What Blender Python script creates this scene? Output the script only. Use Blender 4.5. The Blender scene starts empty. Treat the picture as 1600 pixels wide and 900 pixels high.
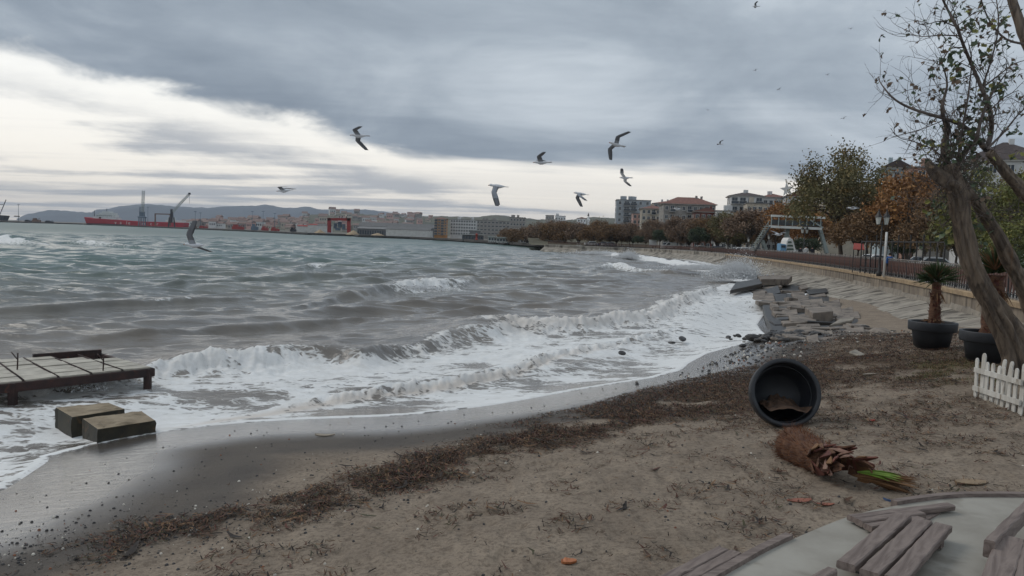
import bpy, bmesh, math, random
import numpy as np
from mathutils import Vector, Matrix, Euler
R = math.radians
random.seed(7); np.random.seed(7)
scene = bpy.context.scene
COL = scene.collection

def s(r, g, b):                      # sRGB 0-255 -> linear rgba
    f = lambda c: (c/255/12.92) if c/255 <= .04045 else ((c/255+.055)/1.055)**2.4
    return (f(r), f(g), f(b), 1.0)

# ---------------------------------------------------------------- camera
CAMZ, FPX = 3.5, 1200.0              # sea level is z = 0; focal length in pixels of a 1600 wide picture
PITCH, ROLL = R(3.79), R(2.0)
cam = bpy.data.cameras.new('camera'); cam.lens = 36*FPX/1600; cam.sensor_width = 36
cam.clip_start = .1; cam.clip_end = 40000
cam_o = bpy.data.objects.new('camera', cam); COL.objects.link(cam_o)
fw = Vector((0, math.cos(PITCH), -math.sin(PITCH))); r0 = Vector((1, 0, 0)); u0 = r0.cross(fw)
rt = r0*math.cos(ROLL) + u0*math.sin(ROLL); up = u0*math.cos(ROLL) - r0*math.sin(ROLL)
cam_o.matrix_world = Matrix(((rt.x, up.x, -fw.x, 0), (rt.y, up.y, -fw.y, 0), (rt.z, up.z, -fw.z, CAMZ), (0, 0, 0, 1)))
scene.camera = cam_o

# ---------------------------------------------------------------- sky and sun
SUN_EL, SUN_AZ = R(42), R(-62)       # azimuth from +Y (ahead), negative = left
world = bpy.data.worlds.new('World'); scene.world = world; world.use_nodes = True
class NT:                            # small node helper
    def __init__(self, tree): self.t = tree; self.n = tree.nodes; self.l = tree.links
    def new(self, typ, **kw):
        n = self.n.new(typ)
        for k, v in kw.items():
            if k.startswith('i_'):
                k2 = k[2:]; k2 = int(k2) if k2.isdigit() else k2.replace('_', ' ')
                self.put(n.inputs[k2], v)
            else: setattr(n, k, v)
        return n
    def put(self, sock, v):
        if isinstance(v, bpy.types.NodeSocket): self.l.new(v, sock)
        else: sock.default_value = v
    def math(self, op, a, b=0.0, c=0.0, clamp=False):
        n = self.n.new('ShaderNodeMath'); n.operation = op; n.use_clamp = clamp
        self.put(n.inputs[0], a); self.put(n.inputs[1], b); self.put(n.inputs[2], c); return n.outputs[0]
    def mix(self, f, a, b):
        n = self.n.new('ShaderNodeMix'); n.data_type = 'RGBA'
        self.put(n.inputs['Factor'], f); self.put(n.inputs[6], a); self.put(n.inputs[7], b); return n.outputs[2]
    def sstep(self, v, a, b, lo=0.0, hi=1.0):
        n = self.n.new('ShaderNodeMapRange'); n.interpolation_type = 'SMOOTHSTEP'
        self.put(n.inputs[0], v); n.inputs[1].default_value = a; n.inputs[2].default_value = b
        n.inputs[3].default_value = lo; n.inputs[4].default_value = hi; return n.outputs[0]
    def comb(self, x, y, z):
        n = self.n.new('ShaderNodeCombineXYZ')
        self.put(n.inputs[0], x); self.put(n.inputs[1], y); self.put(n.inputs[2], z); return n.outputs[0]
    def noise(self, vec, scale, detail=4, rough=.55, dist=0.0, out=0):
        n = self.n.new('ShaderNodeTexNoise'); self.put(n.inputs['Vector'], vec)
        n.inputs['Scale'].default_value = scale; n.inputs['Detail'].default_value = detail
        n.inputs['Roughness'].default_value = rough; n.inputs['Distortion'].default_value = dist; return n.outputs[out]
    def ramp(self, f, stops):
        n = self.n.new('ShaderNodeValToRGB'); self.put(n.inputs[0], f); e = n.color_ramp.elements
        while len(e) < len(stops): e.new(.5)
        for k, (p, c) in enumerate(stops): e[k].position = p; e[k].color = c
        return n.outputs[0]

def build_world():
    t = NT(world.node_tree); t.n.clear()
    co = t.new('ShaderNodeTexCoord').outputs['Generated']
    sep = t.new('ShaderNodeSeparateXYZ', i_0=co)
    x, y, z = sep.outputs
    zc = t.math('ADD', t.math('MAXIMUM', z, 0.0), .03)
    u = t.math('DIVIDE', x, zc); v = t.math('DIVIDE', y, zc)       # a flat cloud deck seen from below
    uv = t.comb(u, v, 0.0)
    uvs = t.comb(t.math('MULTIPLY', u, .55), t.math('MULTIPLY', v, 1.0), 3.0)
    big = t.noise(uv, .28, 5, .55, .3); mid = t.noise(uv, .8, 6, .6, .4)
    soft = t.noise(uv, .16, 3, .5, .2)
    # dark deck: its straight edge runs obliquely away to the left, its far side ends ahead
    wob = t.math('MULTIPLY', t.math('SUBTRACT', big, .5), 1.7)
    sphe = t.comb(t.math('MULTIPLY', x, 2.0), t.math('MULTIPLY', y, 2.0), t.math('MULTIPLY', z, 5.0)); rag = t.noise(sphe, 4.5, 7, .62, .4); wob2 = t.math('ADD', t.math('MULTIPLY', t.math('SUBTRACT', mid, .5), .5), t.math('MULTIPLY', t.math('SUBTRACT', rag, .5), 1.5))
    f1 = t.math('ADD', t.math('SUBTRACT', u, t.math('MULTIPLY', v, EDGE_K)), EDGE_C)
    f1 = t.math('ADD', f1, t.math('ADD', wob, wob2))
    f2 = t.math('MULTIPLY', t.math('SUBTRACT', EDGE_FAR, v), .5)
    f2 = t.math('ADD', f2, t.math('MULTIPLY', wob, 1.8))
    f2 = t.math('ADD', f2, t.math('MULTIPLY', u, .05))
    f = t.math('SMOOTH_MIN', f1, f2, .6)
    deck = t.sstep(f, -.12, .55)
    thick = t.sstep(f, .2, 4.2)                                    # the deck pales away from its edge
    sph = t.comb(t.math('MULTIPLY', x, 2.0), t.math('MULTIPLY', y, 2.0), t.math('MULTIPLY', z, 5.0)); n2a = t.noise(uvs, .8, 7, .6, .35); n2b = t.noise(sph, 1.5, 7, .58, .5); n2 = t.math('ADD', t.math('MULTIPLY', n2a, .35), t.math('MULTIPLY', n2b, .65))
    deck_a = t.ramp(t.math('ADD', t.math('MULTIPLY', n2, .8), t.math('MULTIPLY', soft, .35)),
                    [(.42, s(92, 103, 116)), (.55, s(118, 128, 139)), (.68, s(152, 160, 168))])
    deck_b = t.ramp(t.math('ADD', t.math('MULTIPLY', n2, .6), t.math('MULTIPLY', soft, .5)),
                    [(.41, s(118, 128, 138)), (.54, s(146, 155, 164)), (.66, s(180, 187, 193))])
    deck_c = t.mix(thick, deck_a, deck_b)
    # the gap: thin bright cloud with grey streaks over a little clear sky
    sky = t.new('ShaderNodeTexSky', sky_type='NISHITA', sun_disc=False, sun_elevation=SUN_EL, sun_rotation=SUN_AZ)
    clear = t.new('ShaderNodeVectorMath', operation='SCALE', i_0=sky.outputs[0], i_Scale=.1).outputs[0]
    low = t.sstep(z, .0, .2)
    bright = t.mix(low, s(226, 217, 205), s(218, 216, 210))
    gap0 = t.mix(.9, clear, bright)
    sv = t.comb(t.math('MULTIPLY', u, .35), v, 7.0)
    st = t.math('ADD', t.math('MULTIPLY', t.noise(sv, .42, 6, .56, .6), .55), t.math('MULTIPLY', t.noise(t.comb(t.math('MULTIPLY', x, 2.0), t.math('MULTIPLY', y, 2.0), t.math('MULTIPLY', z, 9.0)), 2.0, 7, .6, .4), .45))
    streak = t.sstep(st, .44, .57, 0.0, .85)
    lat = t.sstep(f1, -1.6, -.2, 1.0, .12)                           # the bright seam next to the deck stays open
    streak = t.math('MULTIPLY', streak, lat)
    gap = t.mix(streak, gap0, s(138, 143, 150))
    fine = t.noise(t.comb(t.math('MULTIPLY', u, .2), v, 1.0), 1.3, 5, .6, .3)
    gap = t.mix(t.sstep(fine, .5, .75, 0.0, .3), gap, s(165, 166, 168))
    col = t.mix(deck, gap, deck_c)
    bg = t.new('ShaderNodeBackground', i_Color=col, i_Strength=1.0)
    o = t.new('ShaderNodeOutputWorld'); t.l.new(bg.outputs[0], o.inputs[0])
EDGE_K, EDGE_C, EDGE_FAR = .43, 4.5, 8.6
build_world()
sl = bpy.data.lights.new('sun', 'SUN'); sl.energy = .7; sl.angle = R(25); sl.color = (1, .95, .88)
sun = bpy.data.objects.new('sun', sl); COL.objects.link(sun)
sd = Vector((math.sin(SUN_AZ)*math.cos(SUN_EL), math.cos(SUN_AZ)*math.cos(SUN_EL), math.sin(SUN_EL)))
sun.rotation_euler = sd.to_track_quat('Z', 'Y').to_euler(); sun.location = sd*60
vs = scene.view_settings; vs.view_transform = 'Standard'; vs.look = 'None'; vs.exposure = .68; vs.gamma = 1; vs.use_curve_mapping = False
scene.cycles.use_denoising = True
scene.cycles.max_bounces = 5; scene.cycles.diffuse_bounces = 2; scene.cycles.glossy_bounces = 3
scene.cycles.volume_bounces = 0; scene.cycles.transparent_max_bounces = 8

# ---------------------------------------------------------------- helpers
def ray(px, py): return (fw*FPX + rt*(px-800) + up*(450-py))
def P(px, py, d):                    # the point at depth d (metres ahead) seen there
    r = ray(px, py); return Vector((0, 0, CAMZ)) + r*(d/r.y)
def G(px, py, z):                    # the point on the level z seen there
    r = ray(px, py); return Vector((0, 0, CAMZ)) + r*((z-CAMZ)/r.z)
def lerp(a, b, t): return a+(b-a)*t

def hash2(ix, iy, seed):
    h = (ix.astype(np.int64)*374761393 + iy.astype(np.int64)*668265263 + seed*974634777) & 0x7fffffff
    h = ((h ^ (h >> 13))*1274126177) & 0x7fffffff
    return ((h ^ (h >> 16)) & 0xffff)/65535.0
def vnoise(x, y, seed=0):
    ix = np.floor(x); iy = np.floor(y); fx = x-ix; fy = y-iy
    fx = fx*fx*(3-2*fx); fy = fy*fy*(3-2*fy)
    a = hash2(ix, iy, seed); b = hash2(ix+1, iy, seed); c = hash2(ix, iy+1, seed); d = hash2(ix+1, iy+1, seed)
    return a+(b-a)*fx+(c-a)*fy+(a-b-c+d)*fx*fy
def fbm(x, y, oct=4, seed=0):
    v = 0; a = .5; t = 0
    for k in range(oct):
        v = v+a*vnoise(x, y, seed+k); t += a; a *= .5; x = x*2.03+13.7; y = y*2.03+7.1
    return v/t
def sst(x, a, b):
    t = np.clip((x-a)/(b-a), 0, 1); return t*t*(3-2*t)
def poly_dist(X, Y, pts, vals=None):
    """distance to a polyline, signed (+ on the right of its direction), and values interpolated along it"""
    best = np.full(X.shape, 1e9); sign = np.ones(X.shape); out = None if vals is None else [np.zeros(X.shape) for _ in vals[0]]
    acc = 0; arc = np.zeros(X.shape)
    for i in range(len(pts)-1):
        ax, ay = pts[i][0], pts[i][1]; dx, dy = pts[i+1][0]-ax, pts[i+1][1]-ay; L2 = dx*dx+dy*dy; L = math.sqrt(L2)
        tt = np.clip(((X-ax)*dx+(Y-ay)*dy)/L2, 0, 1)
        ex = X-ax-tt*dx; ey = Y-ay-tt*dy; d = np.hypot(ex, ey); m = d < best
        best = np.where(m, d, best); sign = np.where(m, np.where(ex*dy-ey*dx >= 0, 1, -1), sign)
        arc = np.where(m, acc+tt*L, arc); acc += L
        if vals is not None:
            for k in range(len(out)): out[k] = np.where(m, vals[i][k]+(vals[i+1][k]-vals[i][k])*tt, out[k])
    return best*sign, arc, out
def spline(pts, step):               # Catmull-Rom resampled at even steps
    pts = [Vector(p) for p in pts]; q = [pts[0]*2-pts[1]]+pts+[pts[-1]*2-pts[-2]]; dense = []
    for i in range(1, len(q)-2):
        for k in range(24):
            t = k/24; a, b, c, d = q[i-1], q[i], q[i+1], q[i+2]
            dense.append(.5*((2*b)+(c-a)*t+(2*a-5*b+4*c-d)*t*t+(3*b-a-3*c+d)*t**3))
    dense.append(pts[-1]); out = [dense[0]]; need = step
    for i in range(len(dense)-1):
        seg = dense[i+1]-dense[i]; L = seg.length; pos = 0
        while L-pos >= need:
            pos += need; out.append(dense[i]+seg*(pos/L)); need = step
        need -= (L-pos)
    return out

# ---------------------------------------------------------------- materials
MATS = {}
def pm(name, c1, c2=None, scale=6.0, rough=.8, bump=.0, bscale=None, metal=0.0, detail=5, stretch=(1, 1, 1), spots=None, rvar=0.0, dist=.2, spec=.5):
    """a procedural Principled material: two tones mixed by noise, optional stains, fine relief"""
    m = bpy.data.materials.new(name); m.use_nodes = True; t = NT(m.node_tree); b = t.n['Principled BSDF']
    co = t.new('ShaderNodeTexCoord').outputs['Object']
    mp = t.new('ShaderNodeMapping', i_Vector=co); mp.inputs['Scale'].default_value = stretch
    v = mp.outputs[0]; c2 = c2 or tuple(x*.7 for x in c1[:3])+(1,)
    n = t.noise(v, scale, detail, .6, dist)
    col = t.mix(t.sstep(n, .3, .7), c1, c2)
    if spots:
        n3 = t.noise(v, spots[1], 4, .6, .5); col = t.mix(t.sstep(n3, spots[2], spots[2]+.12, 0, spots[3] if len(spots) > 3 else .8), col, spots[0])
    t.put(b.inputs['Base Color'], col); b.inputs['Metallic'].default_value = metal
    b.inputs['Specular IOR Level'].default_value = spec
    if rvar: t.put(b.inputs['Roughness'], t.math('ADD', t.math('MULTIPLY', n, rvar), rough-rvar*.5))
    else: b.inputs['Roughness'].default_value = rough
    if bump:
        bn = t.noise(v, bscale or scale*3, 6, .65)
        bp = t.new('ShaderNodeBump', i_Height=bn); bp.inputs['Strength'].default_value = min(1, bump*8); bp.inputs['Distance'].default_value = bump
        t.l.new(bp.outputs[0], b.inputs['Normal'])
    MATS[name] = m; return m

class MB:
    """collects shapes; build() links them as one mesh object"""
    def __init__(self): self.v = []; self.f = []; self.m = []; self.sm = []
    def add(self, verts, faces, m=0, smooth=False):
        o = len(self.v); self.v += [tuple(p) for p in verts]
        for f in faces: self.f.append(tuple(i+o for i in f)); self.m.append(m); self.sm.append(smooth)
        return self
    def box(self, c, size, m=0, rot=None, taper=1.0, jit=0.0):
        hx, hy, hz = size[0]/2, size[1]/2, size[2]/2; vs_ = []
        for z, k in ((-hz, 1), (hz, taper)):
            for x, y in ((-hx, -hy), (hx, -hy), (hx, hy), (-hx, hy)):
                p = Vector((x*k, y*k, z))
                if jit: p += Vector((random.uniform(-jit, jit), random.uniform(-jit, jit), random.uniform(-jit, jit)))
                if rot is not None: p = rot @ p
                vs_.append(p+Vector(c))
        return self.add(vs_, [(3, 2, 1, 0), (4, 5, 6, 7), (0, 1, 5, 4), (1, 2, 6, 5), (2, 3, 7, 6), (3, 0, 4, 7)], m)
    def bar(self, a, b, w, h, m=0, upv=(0, 0, 1)):
        a, b = Vector(a), Vector(b); d = b-a; L = d.length
        if L < 1e-6: return self
        d.normalize(); sdv = d.cross(Vector(upv))
        if sdv.length < 1e-4: sdv = d.cross(Vector((1, 0, 0)))
        sdv.normalize(); u_ = sdv.cross(d); rot = Matrix((sdv, d, u_)).transposed()
        return self.box((a+b)/2, (w, L, h), m, rot)
    def tube(self, pts, rad, n=8, m=0, cap=True, smooth=True, fn=None):
        pts = [Vector(p) for p in pts]; k = len(pts)
        rad = rad if isinstance(rad, (list, tuple)) else [rad]*k
        d = (pts[1]-pts[0]).normalized(); a = d.orthogonal().normalized(); vs_ = []
        for i, p in enumerate(pts):
            d = ((pts[min(i+1, k-1)]-pts[max(i-1, 0)])).normalized()
            a = (a-d*a.dot(d)); a = a.normalized() if a.length > 1e-6 else d.orthogonal().normalized(); b = d.cross(a)
            for j in range(n):
                an = 2*math.pi*j/n; r_ = rad[i]*(fn(i, j) if fn else 1)
                vs_.append(p+(a*math.cos(an)+b*math.sin(an))*r_)
        fs = [(i*n+j, i*n+(j+1) % n, (i+1)*n+(j+1) % n, (i+1)*n+j) for i in range(k-1) for j in range(n)]
        if cap: fs += [tuple(reversed(range(n))), tuple(range((k-1)*n, k*n))]
        return self.add(vs_, fs, m, smooth)
    def lathe(self, prof, n=24, m=0, c=(0, 0, 0), mat=None, smooth=True, close=False):
        vs_ = []
        for r_, z in prof:
            for j in range(n):
                an = 2*math.pi*j/n; p = Vector((r_*math.cos(an), r_*math.sin(an), z))
                if mat is not None: p = mat @ p
                vs_.append(p+Vector(c))
        fs = [(i*n+j, i*n+(j+1) % n, (i+1)*n+(j+1) % n, (i+1)*n+j) for i in range(len(prof)-1) for j in range(n)]
        if close: fs += [tuple(reversed(range(n))), tuple(range((len(prof)-1)*n, len(prof)*n))]
        return self.add(vs_, fs, m, smooth)
    def prism(self, poly, z0, z1, m=0):         # polygon in xy, extruded in z
        n = len(poly); vs_ = [(p[0], p[1], z0) for p in poly]+[(p[0], p[1], z1) for p in poly]
        return self.add(vs_, [tuple(reversed(range(n))), tuple(range(n, 2*n))]+[(i, (i+1) % n, n+(i+1) % n, n+i) for i in range(n)], m)
    def prism_dir(self, poly3, vec, m=0):       # any planar polygon extruded along vec
        n = len(poly3); vec = Vector(vec); vs_ = [Vector(p) for p in poly3]+[Vector(p)+vec for p in poly3]
        return self.add(vs_, [tuple(reversed(range(n))), tuple(range(n, 2*n))]+[(i, (i+1) % n, n+(i+1) % n, n+i) for i in range(n)], m)
    def mesh(self, name, mats):
        assert max(max(f) for f in self.f) < len(self.v), name
        me = bpy.data.meshes.new(name); me.from_pydata(self.v, [], self.f)
        for mt in (mats if isinstance(mats, (list, tuple)) else [mats]): me.materials.append(mt)
        me.polygons.foreach_set('material_index', self.m); me.polygons.foreach_set('use_smooth', self.sm); me.update(); return me
    def build(self, name, mats, parent=None, bevel=0.0, loc=None):
        return obj(name, self.mesh(name, mats), parent, bevel, loc)
def obj(name, me, parent=None, bevel=0.0, loc=None, rot=None):
    o = bpy.data.objects.new(name, me); COL.objects.link(o)
    if parent: o.parent = parent
    if loc is not None: o.location = loc
    if rot is not None: o.rotation_euler = rot
    if bevel:
        bv = o.modifiers.new('bevel', 'BEVEL'); bv.width = bevel; bv.segments = 2; bv.limit_method = 'ANGLE'
    return o
def tag(o, label=None, cat=None, group=None, kind=None):
    if label: o['label'] = label
    if cat: o['category'] = cat
    if group: o['group'] = group
    if kind: o['kind'] = kind
    return o
def thing(name, label, cat, loc=(0, 0, 0), rz=0.0, group=None):
    o = bpy.data.objects.new(name, None); COL.objects.link(o); o.empty_display_size = .3
    o.location = loc; o.rotation_euler = (0, 0, rz); return tag(o, label, cat, group)
def copy_tree(o, parent=None):
    kids = list(o.children); c = o.copy(); COL.objects.link(c); c.parent = parent
    for k in kids: copy_tree(k, c)
    return c
def grid_mesh(name, X, Y, Z, mats, attrs=None, keep=None, smooth=True):
    nr, nc = X.shape; me = bpy.data.meshes.new(name)
    co = np.stack([X, Y, Z], -1).reshape(-1, 3).astype(np.float32)
    idx = np.arange(nr*nc).reshape(nr, nc)
    q = np.stack([idx[:-1, :-1], idx[:-1, 1:], idx[1:, 1:], idx[1:, :-1]], -1).reshape(-1, 4)
    if keep is not None:
        kf = (keep[:-1, :-1] | keep[:-1, 1:] | keep[1:, 1:] | keep[1:, :-1]).reshape(-1); q = q[kf]
    used = np.unique(q); remap = np.zeros(nr*nc, np.int64); remap[used] = np.arange(len(used)); q = remap[q]; co = co[used]
    me.vertices.add(len(co)); me.vertices.foreach_set('co', co.ravel())
    me.loops.add(q.size); me.loops.foreach_set('vertex_index', q.ravel().astype(np.int32))
    me.polygons.add(len(q)); me.polygons.foreach_set('loop_start', np.arange(0, q.size, 4, dtype=np.int32))
    me.polygons.foreach_set('loop_total', np.full(len(q), 4, np.int32))
    me.polygons.foreach_set('use_smooth', np.full(len(q), smooth, bool))
    for mt in (mats if isinstance(mats, (list, tuple)) else [mats]): me.materials.append(mt)
    me.update(calc_edges=True)
    for k, a in (attrs or {}).items():
        at = me.attributes.new(k, 'FLOAT', 'POINT'); at.data.foreach_set('value', a.reshape(-1)[used].astype(np.float32))
    return me
# ================================================================ THE SHORE: beach, sea
def V2(p): return (p[0], p[1])
CTRL = []
def cp(px, py, z): q = G(px, py, z); CTRL.append((q.x, q.y, z))
for a in [(1225, 663, .90), (1455, 541, 1.38), (1560, 560, 1.4), (1522, 620, 1.26), (1590, 642, 1.24), (1240, 735, 1.0), (1390, 795, 1.08),
          (600, 880, .9), (100, 890, .58), (800, 800, .97), (1000, 860, 1.1), (700, 740, .66), (300, 810, .52), (900, 670, .66), (1100, 602, .6),
          (1070, 577, .16), (700, 641, .12), (400, 658, .1), (150, 692, .06), (0, 768, .14), (1200, 538, .3), (1290, 518, .42), (1400, 523, .5),
          (1350, 560, .78), (1450, 600, 1.22), (1540, 700, 1.2), (1300, 600, .86), (1150, 560, .3), (900, 612, .14), (400, 715, .40), (150, 800, .47),
          (600, 690, .38), (850, 645, .38), (1150, 700, 1.0)]: cp(*a)
CTRL += [(9.5, 12, 1.5), (13, 15, 1.6), (15, 21, 1.5), (17, 27, .75), (20, 18, 1.8), (9, 6, 1.4), (4, 3, 1.3), (-4, 3.5, .75), (-9, 5, .3), (-14, 6, .1),
         (-9, 11, -.35), (-4, 17, -.45), (3, 23, -.35), (8, 29, -.2), (14, 40, -.3), (-14, 14, -.9), (-8, 24, -1.2), (4, 34, -1), (12, 48, -.8), (20, 46, .1), (-20, 30, -2), (0, 50, -2), (30, 34, 1.8), (19.5, 36, .3)]
def tps(ctrl):
    c = np.array(ctrl); n = len(c); d2 = ((c[:, None, :2]-c[None, :, :2])**2).sum(-1)
    K = np.where(d2 > 0, d2*np.log(np.maximum(d2, 1e-12))*.5, 0)+np.eye(n)*.6
    A = np.zeros((n+3, n+3)); A[:n, :n] = K; A[:n, n] = 1; A[:n, n+1:] = c[:, :2]; A[n, :n] = 1; A[n+1:, :n] = c[:, :2].T
    w = np.linalg.solve(A, np.concatenate([c[:, 2], np.zeros(3)])); return c, w
TC, TW = tps(CTRL)
def beach_base(X, Y):
    z = TW[-3]+TW[-2]*X+TW[-1]*Y
    for (cx, cy, _), w in zip(TC, TW):
        d2 = (X-cx)**2+(Y-cy)**2; z = z+w*d2*np.log(np.maximum(d2, 1e-12))*.5
    return z
# where the last wave stopped (sea on the left of the line's direction)
FRONT_PX = [(-160, 840), (0, 768), (38, 738), (66, 716), (72, 702), (110, 694), (250, 671), (330, 661), (480, 652), (640, 649), (760, 633), (900, 607), (1020, 593), (1062, 579), (1072, 566), (1102, 548), (1160, 536), (1196, 520)]
FRONT = [V2(G(x, y, .12)) for x, y in FRONT_PX]+[V2(G(1182, 492, .1)), V2(G(1205, 462, .1)), V2(G(1222, 440, .1)), V2(G(1150, 420, .1)), V2(G(1130, 412, .1)), V2(G(1085, 404, .1)), V2(G(1000, 394.5, .1))]
def on_ground(x, y): return float(beach_z(np.array([x]), np.array([y]))[0])
def beach_z(X, Y, fine=True):
    z = beach_base(X, Y)
    dry = sst(z, .35, .8)
    z = z+(fbm(X*.9, Y*.9, 3, 3)-.5)*.09*dry+(fbm(X*3.1, Y*3.1, 3, 5)-.5)*.05*dry
    if fine: # foot-trodden dimples in the dry sand
        n = vnoise(X*6.5, Y*6.5, 9); z = z-.03*dry*sst(n, .6, .9)+(fbm(X*14, Y*14, 2, 12)-.5)*.018*dry
    return z

# wrack line: where the seaweed lies (used for scattering and for the stained sand)
WR_PX = [(-60, 900), (130, 862), (270, 822), (420, 798), (560, 768), (650, 748), (760, 712), (860, 684), (950, 650), (1050, 626), (1150, 618), (1300, 592), (1420, 545)]
WR = [V2(G(x, y, .62)) for x, y in WR_PX]
WRV = [(.7, .4), (.75, .45), (.7, .8), (.75, .7), (.8, .95), (.9, 1.), (1.0, 1.), (1.1, 1.), (1.5, 1.), (2.2, 1.), (3.2, 1.), (3.8, .9), (3.4, .8)]
def wrack(X, Y):
    d, arc, (w, a) = poly_dist(X, Y, WR, WRV)
    d = d+(fbm(X*.55, Y*.55, 3, 27)-.5)*1.1*w+(fbm(X*2.5, Y*2.5, 3, 28)-.5)*.5*w; band = 1-sst(np.abs(d+.1*w)/w, .15, 1.1)
    n = fbm(X*1.1, Y*1.1, 4, 21); n2 = fbm(X*4.2, Y*4.2, 3, 22)
    thr = .12*sst(w, .8, 1.9); m = band*a*sst(n*.75+n2*.4+thr, .44, .66)
    zone_ = np.exp(-((X-6.5)/3.6)**2-((Y-15.5)/6.0)**2)*.55*sst(n*.6+n2*.5, .42, .66)+.5*np.exp(-((X-12.5)/3.0)**2-((Y-25)/4.0)**2)*sst(n2, .4, .6); m = np.maximum(m, zone_)
    loose = .12*sst(fbm(X*1.7+3, Y*1.7, 4, 25), .5, .72)*sst(beach_base(X, Y), .45, .7)
    return np.clip(m+loose, 0, 1)

def m_sand():
    m = bpy.data.materials.new('beach_sand'); m.use_nodes = True; t = NT(m.node_tree); b = t.n['Principled BSDF']
    co = t.new('ShaderNodeTexCoord').outputs['Object']
    wet = t.new('ShaderNodeAttribute', attribute_name='wet').outputs['Fac']; wr = t.new('ShaderNodeAttribute', attribute_name='wrack').outputs['Fac']
    gr = t.new('ShaderNodeAttribute', attribute_name='grass').outputs['Fac']
    n1 = t.noise(co, 1.3, 6, .6, .3); n2 = t.noise(co, 22, 5, .7); n3 = t.noise(co, 90, 3, .75); n4 = t.noise(co, 7, 6, .7, .6)
    dry = t.mix(t.sstep(n1, .3, .7), s(152, 138, 122), s(130, 117, 103))
    dry = t.mix(t.sstep(n2, .42, .68, 0, .8), dry, s(98, 86, 75))
    dry = t.mix(t.sstep(n3, .5, .8, 0, .5), dry, s(176, 163, 146))
    dry = t.mix(t.sstep(n4, .52, .7, 0, .55), dry, s(92, 80, 70))
    wrk = t.mix(t.sstep(n2, .3, .65), s(62, 46, 36), s(94, 76, 60))
    dry = t.mix(t.math('MULTIPLY', wr, .8, clamp=True), dry, wrk)
    dry = t.mix(gr, dry, t.mix(t.sstep(n2, .4, .6), s(88, 84, 58), s(110, 92, 70)))
    wc = t.mix(t.sstep(n1, .3, .7), s(92, 85, 78), s(80, 74, 69))
    wc = t.mix(t.sstep(n3, .55, .8, 0, .35), wc, s(122, 113, 102))
    wedge = t.math('ADD', wet, t.math('MULTIPLY', t.math('SUBTRACT', n1, .5), .1), clamp=True)
    damp = t.sstep(wedge, .05, .4); film = t.sstep(wedge, .6, .97)
    t.put(b.inputs['Base Color'], t.mix(damp, dry, wc))
    t.put(b.inputs['Roughness'], t.math('ADD', t.math('SUBTRACT', .92, t.math('MULTIPLY', damp, .2)), t.math('MULTIPLY', film, -.50)))
    t.put(b.inputs['Specular IOR Level'], t.math('ADD', .25, t.math('MULTIPLY', film, .2)))
    rip = t.noise(co, 9, 4, .6, .4); sm = t.new('ShaderNodeMapping', i_Vector=co); sm.inputs['Scale'].default_value = (1, 5, 1); sm.inputs['Rotation'].default_value = (0, 0, R(-38)); strk = t.noise(sm.outputs[0], 2.2, 5, .65, .6)
    h = t.math('ADD', t.math('ADD', t.math('MULTIPLY', n2, .8), t.math('MULTIPLY', n3, .5)), t.math('MULTIPLY', n4, .9)); h = t.mix(film, h, t.math('ADD', t.math('MULTIPLY', rip, .5), t.math('MULTIPLY', strk, .5)))
    bp = t.new('ShaderNodeBump', i_Height=h); bp.inputs['Distance'].default_value = .02; bp.inputs['Strength'].default_value = .8
    t.put(bp.inputs['Strength'], t.math('SUBTRACT', 1.0, t.math('MULTIPLY', film, .62)))
    t.l.new(bp.outputs[0], b.inputs['Normal']); t.put(b.inputs['Coat Weight'], t.math('MULTIPLY', film, .8)); b.inputs['Coat Roughness'].default_value = .13; b.inputs['Coat IOR'].default_value = 1.4; t.l.new(bp.outputs[0], b.inputs['Coat Normal']); return m
SAND = m_sand()
GRASS_C = G(1475, 575, 1.35)
def grassy(X, Y):
    d = np.hypot((X-GRASS_C.x-.6)/2.0, (Y-GRASS_C.y)/2.6); return (1-sst(d, .45, 1.05))*sst(fbm(X*2, Y*2, 3, 31), .36, .55)
th = np.radians(np.linspace(-58, 52, 620)); rr = np.exp(np.linspace(math.log(2.2), math.log(66), 480))
TH, RR = np.meshgrid(th, rr); BX, BY = np.sin(TH)*RR, np.cos(TH)*RR
BZ = beach_z(BX, BY); fd, _, _ = poly_dist(BX, BY, FRONT)
wetv = 1-sst(fd+(fbm(BX*.5, BY*.5, 3, 41)-.5)*.6, 1.0, 4.6)
wetv *= 1-.95*sst(beach_base(BX, BY)+(fbm(BX*.8, BY*.8, 3, 44)-.5)*.1, .5, .7)
beach = obj('beach', grid_mesh('beach', BX, BY, BZ, SAND, {'wet': wetv, 'wrack': wrack(BX, BY), 'grass': grassy(BX, BY)}))
tag(beach, 'grey brown sandy beach, wet and shining along the waves', kind='structure')

# ---------------------------------------------------------------- sea
CR = []      # breakers: image points on the crest, (height, foam on the face, tan churn)
def crest(z, pts): CR.append(([V2(G(p[0], p[1], z)) for p in pts], [p[2:] for p in pts]))
crest(.35, [(-60, 590, .12, .9, .2), (60, 585, .14, .9, .2), (220, 566, .2, .95, .2), (330, 552, .34, 1., .2), (420, 546, .40, .75, .1), (500, 545, .42, .12, .1), (560, 549, .38, .05, .2), (640, 535, .26, .5, .3),
            (700, 518, .32, .5, .2), (745, 508, .42, .1, .1), (790, 503, .46, .55, .7), (840, 500, .44, 1., .5), (920, 498, .42, 1., .5), (1000, 490, .4, 1., .4), (1050, 470, .36, 1., .4), (1110, 447, .3, 1., .2)])
crest(.15, [(250, 662, .03, .9, .1), (330, 643, .07, 1., .6), (480, 618, .11, 1., .7), (600, 602, .13, 1., .7), (680, 592, .12, 1., .7), (790, 572, .10, 1., .6), (880, 548, .08, .9, .5), (960, 532, .08, .8, .2), (1060, 510, .03, .8, 0)])
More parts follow.
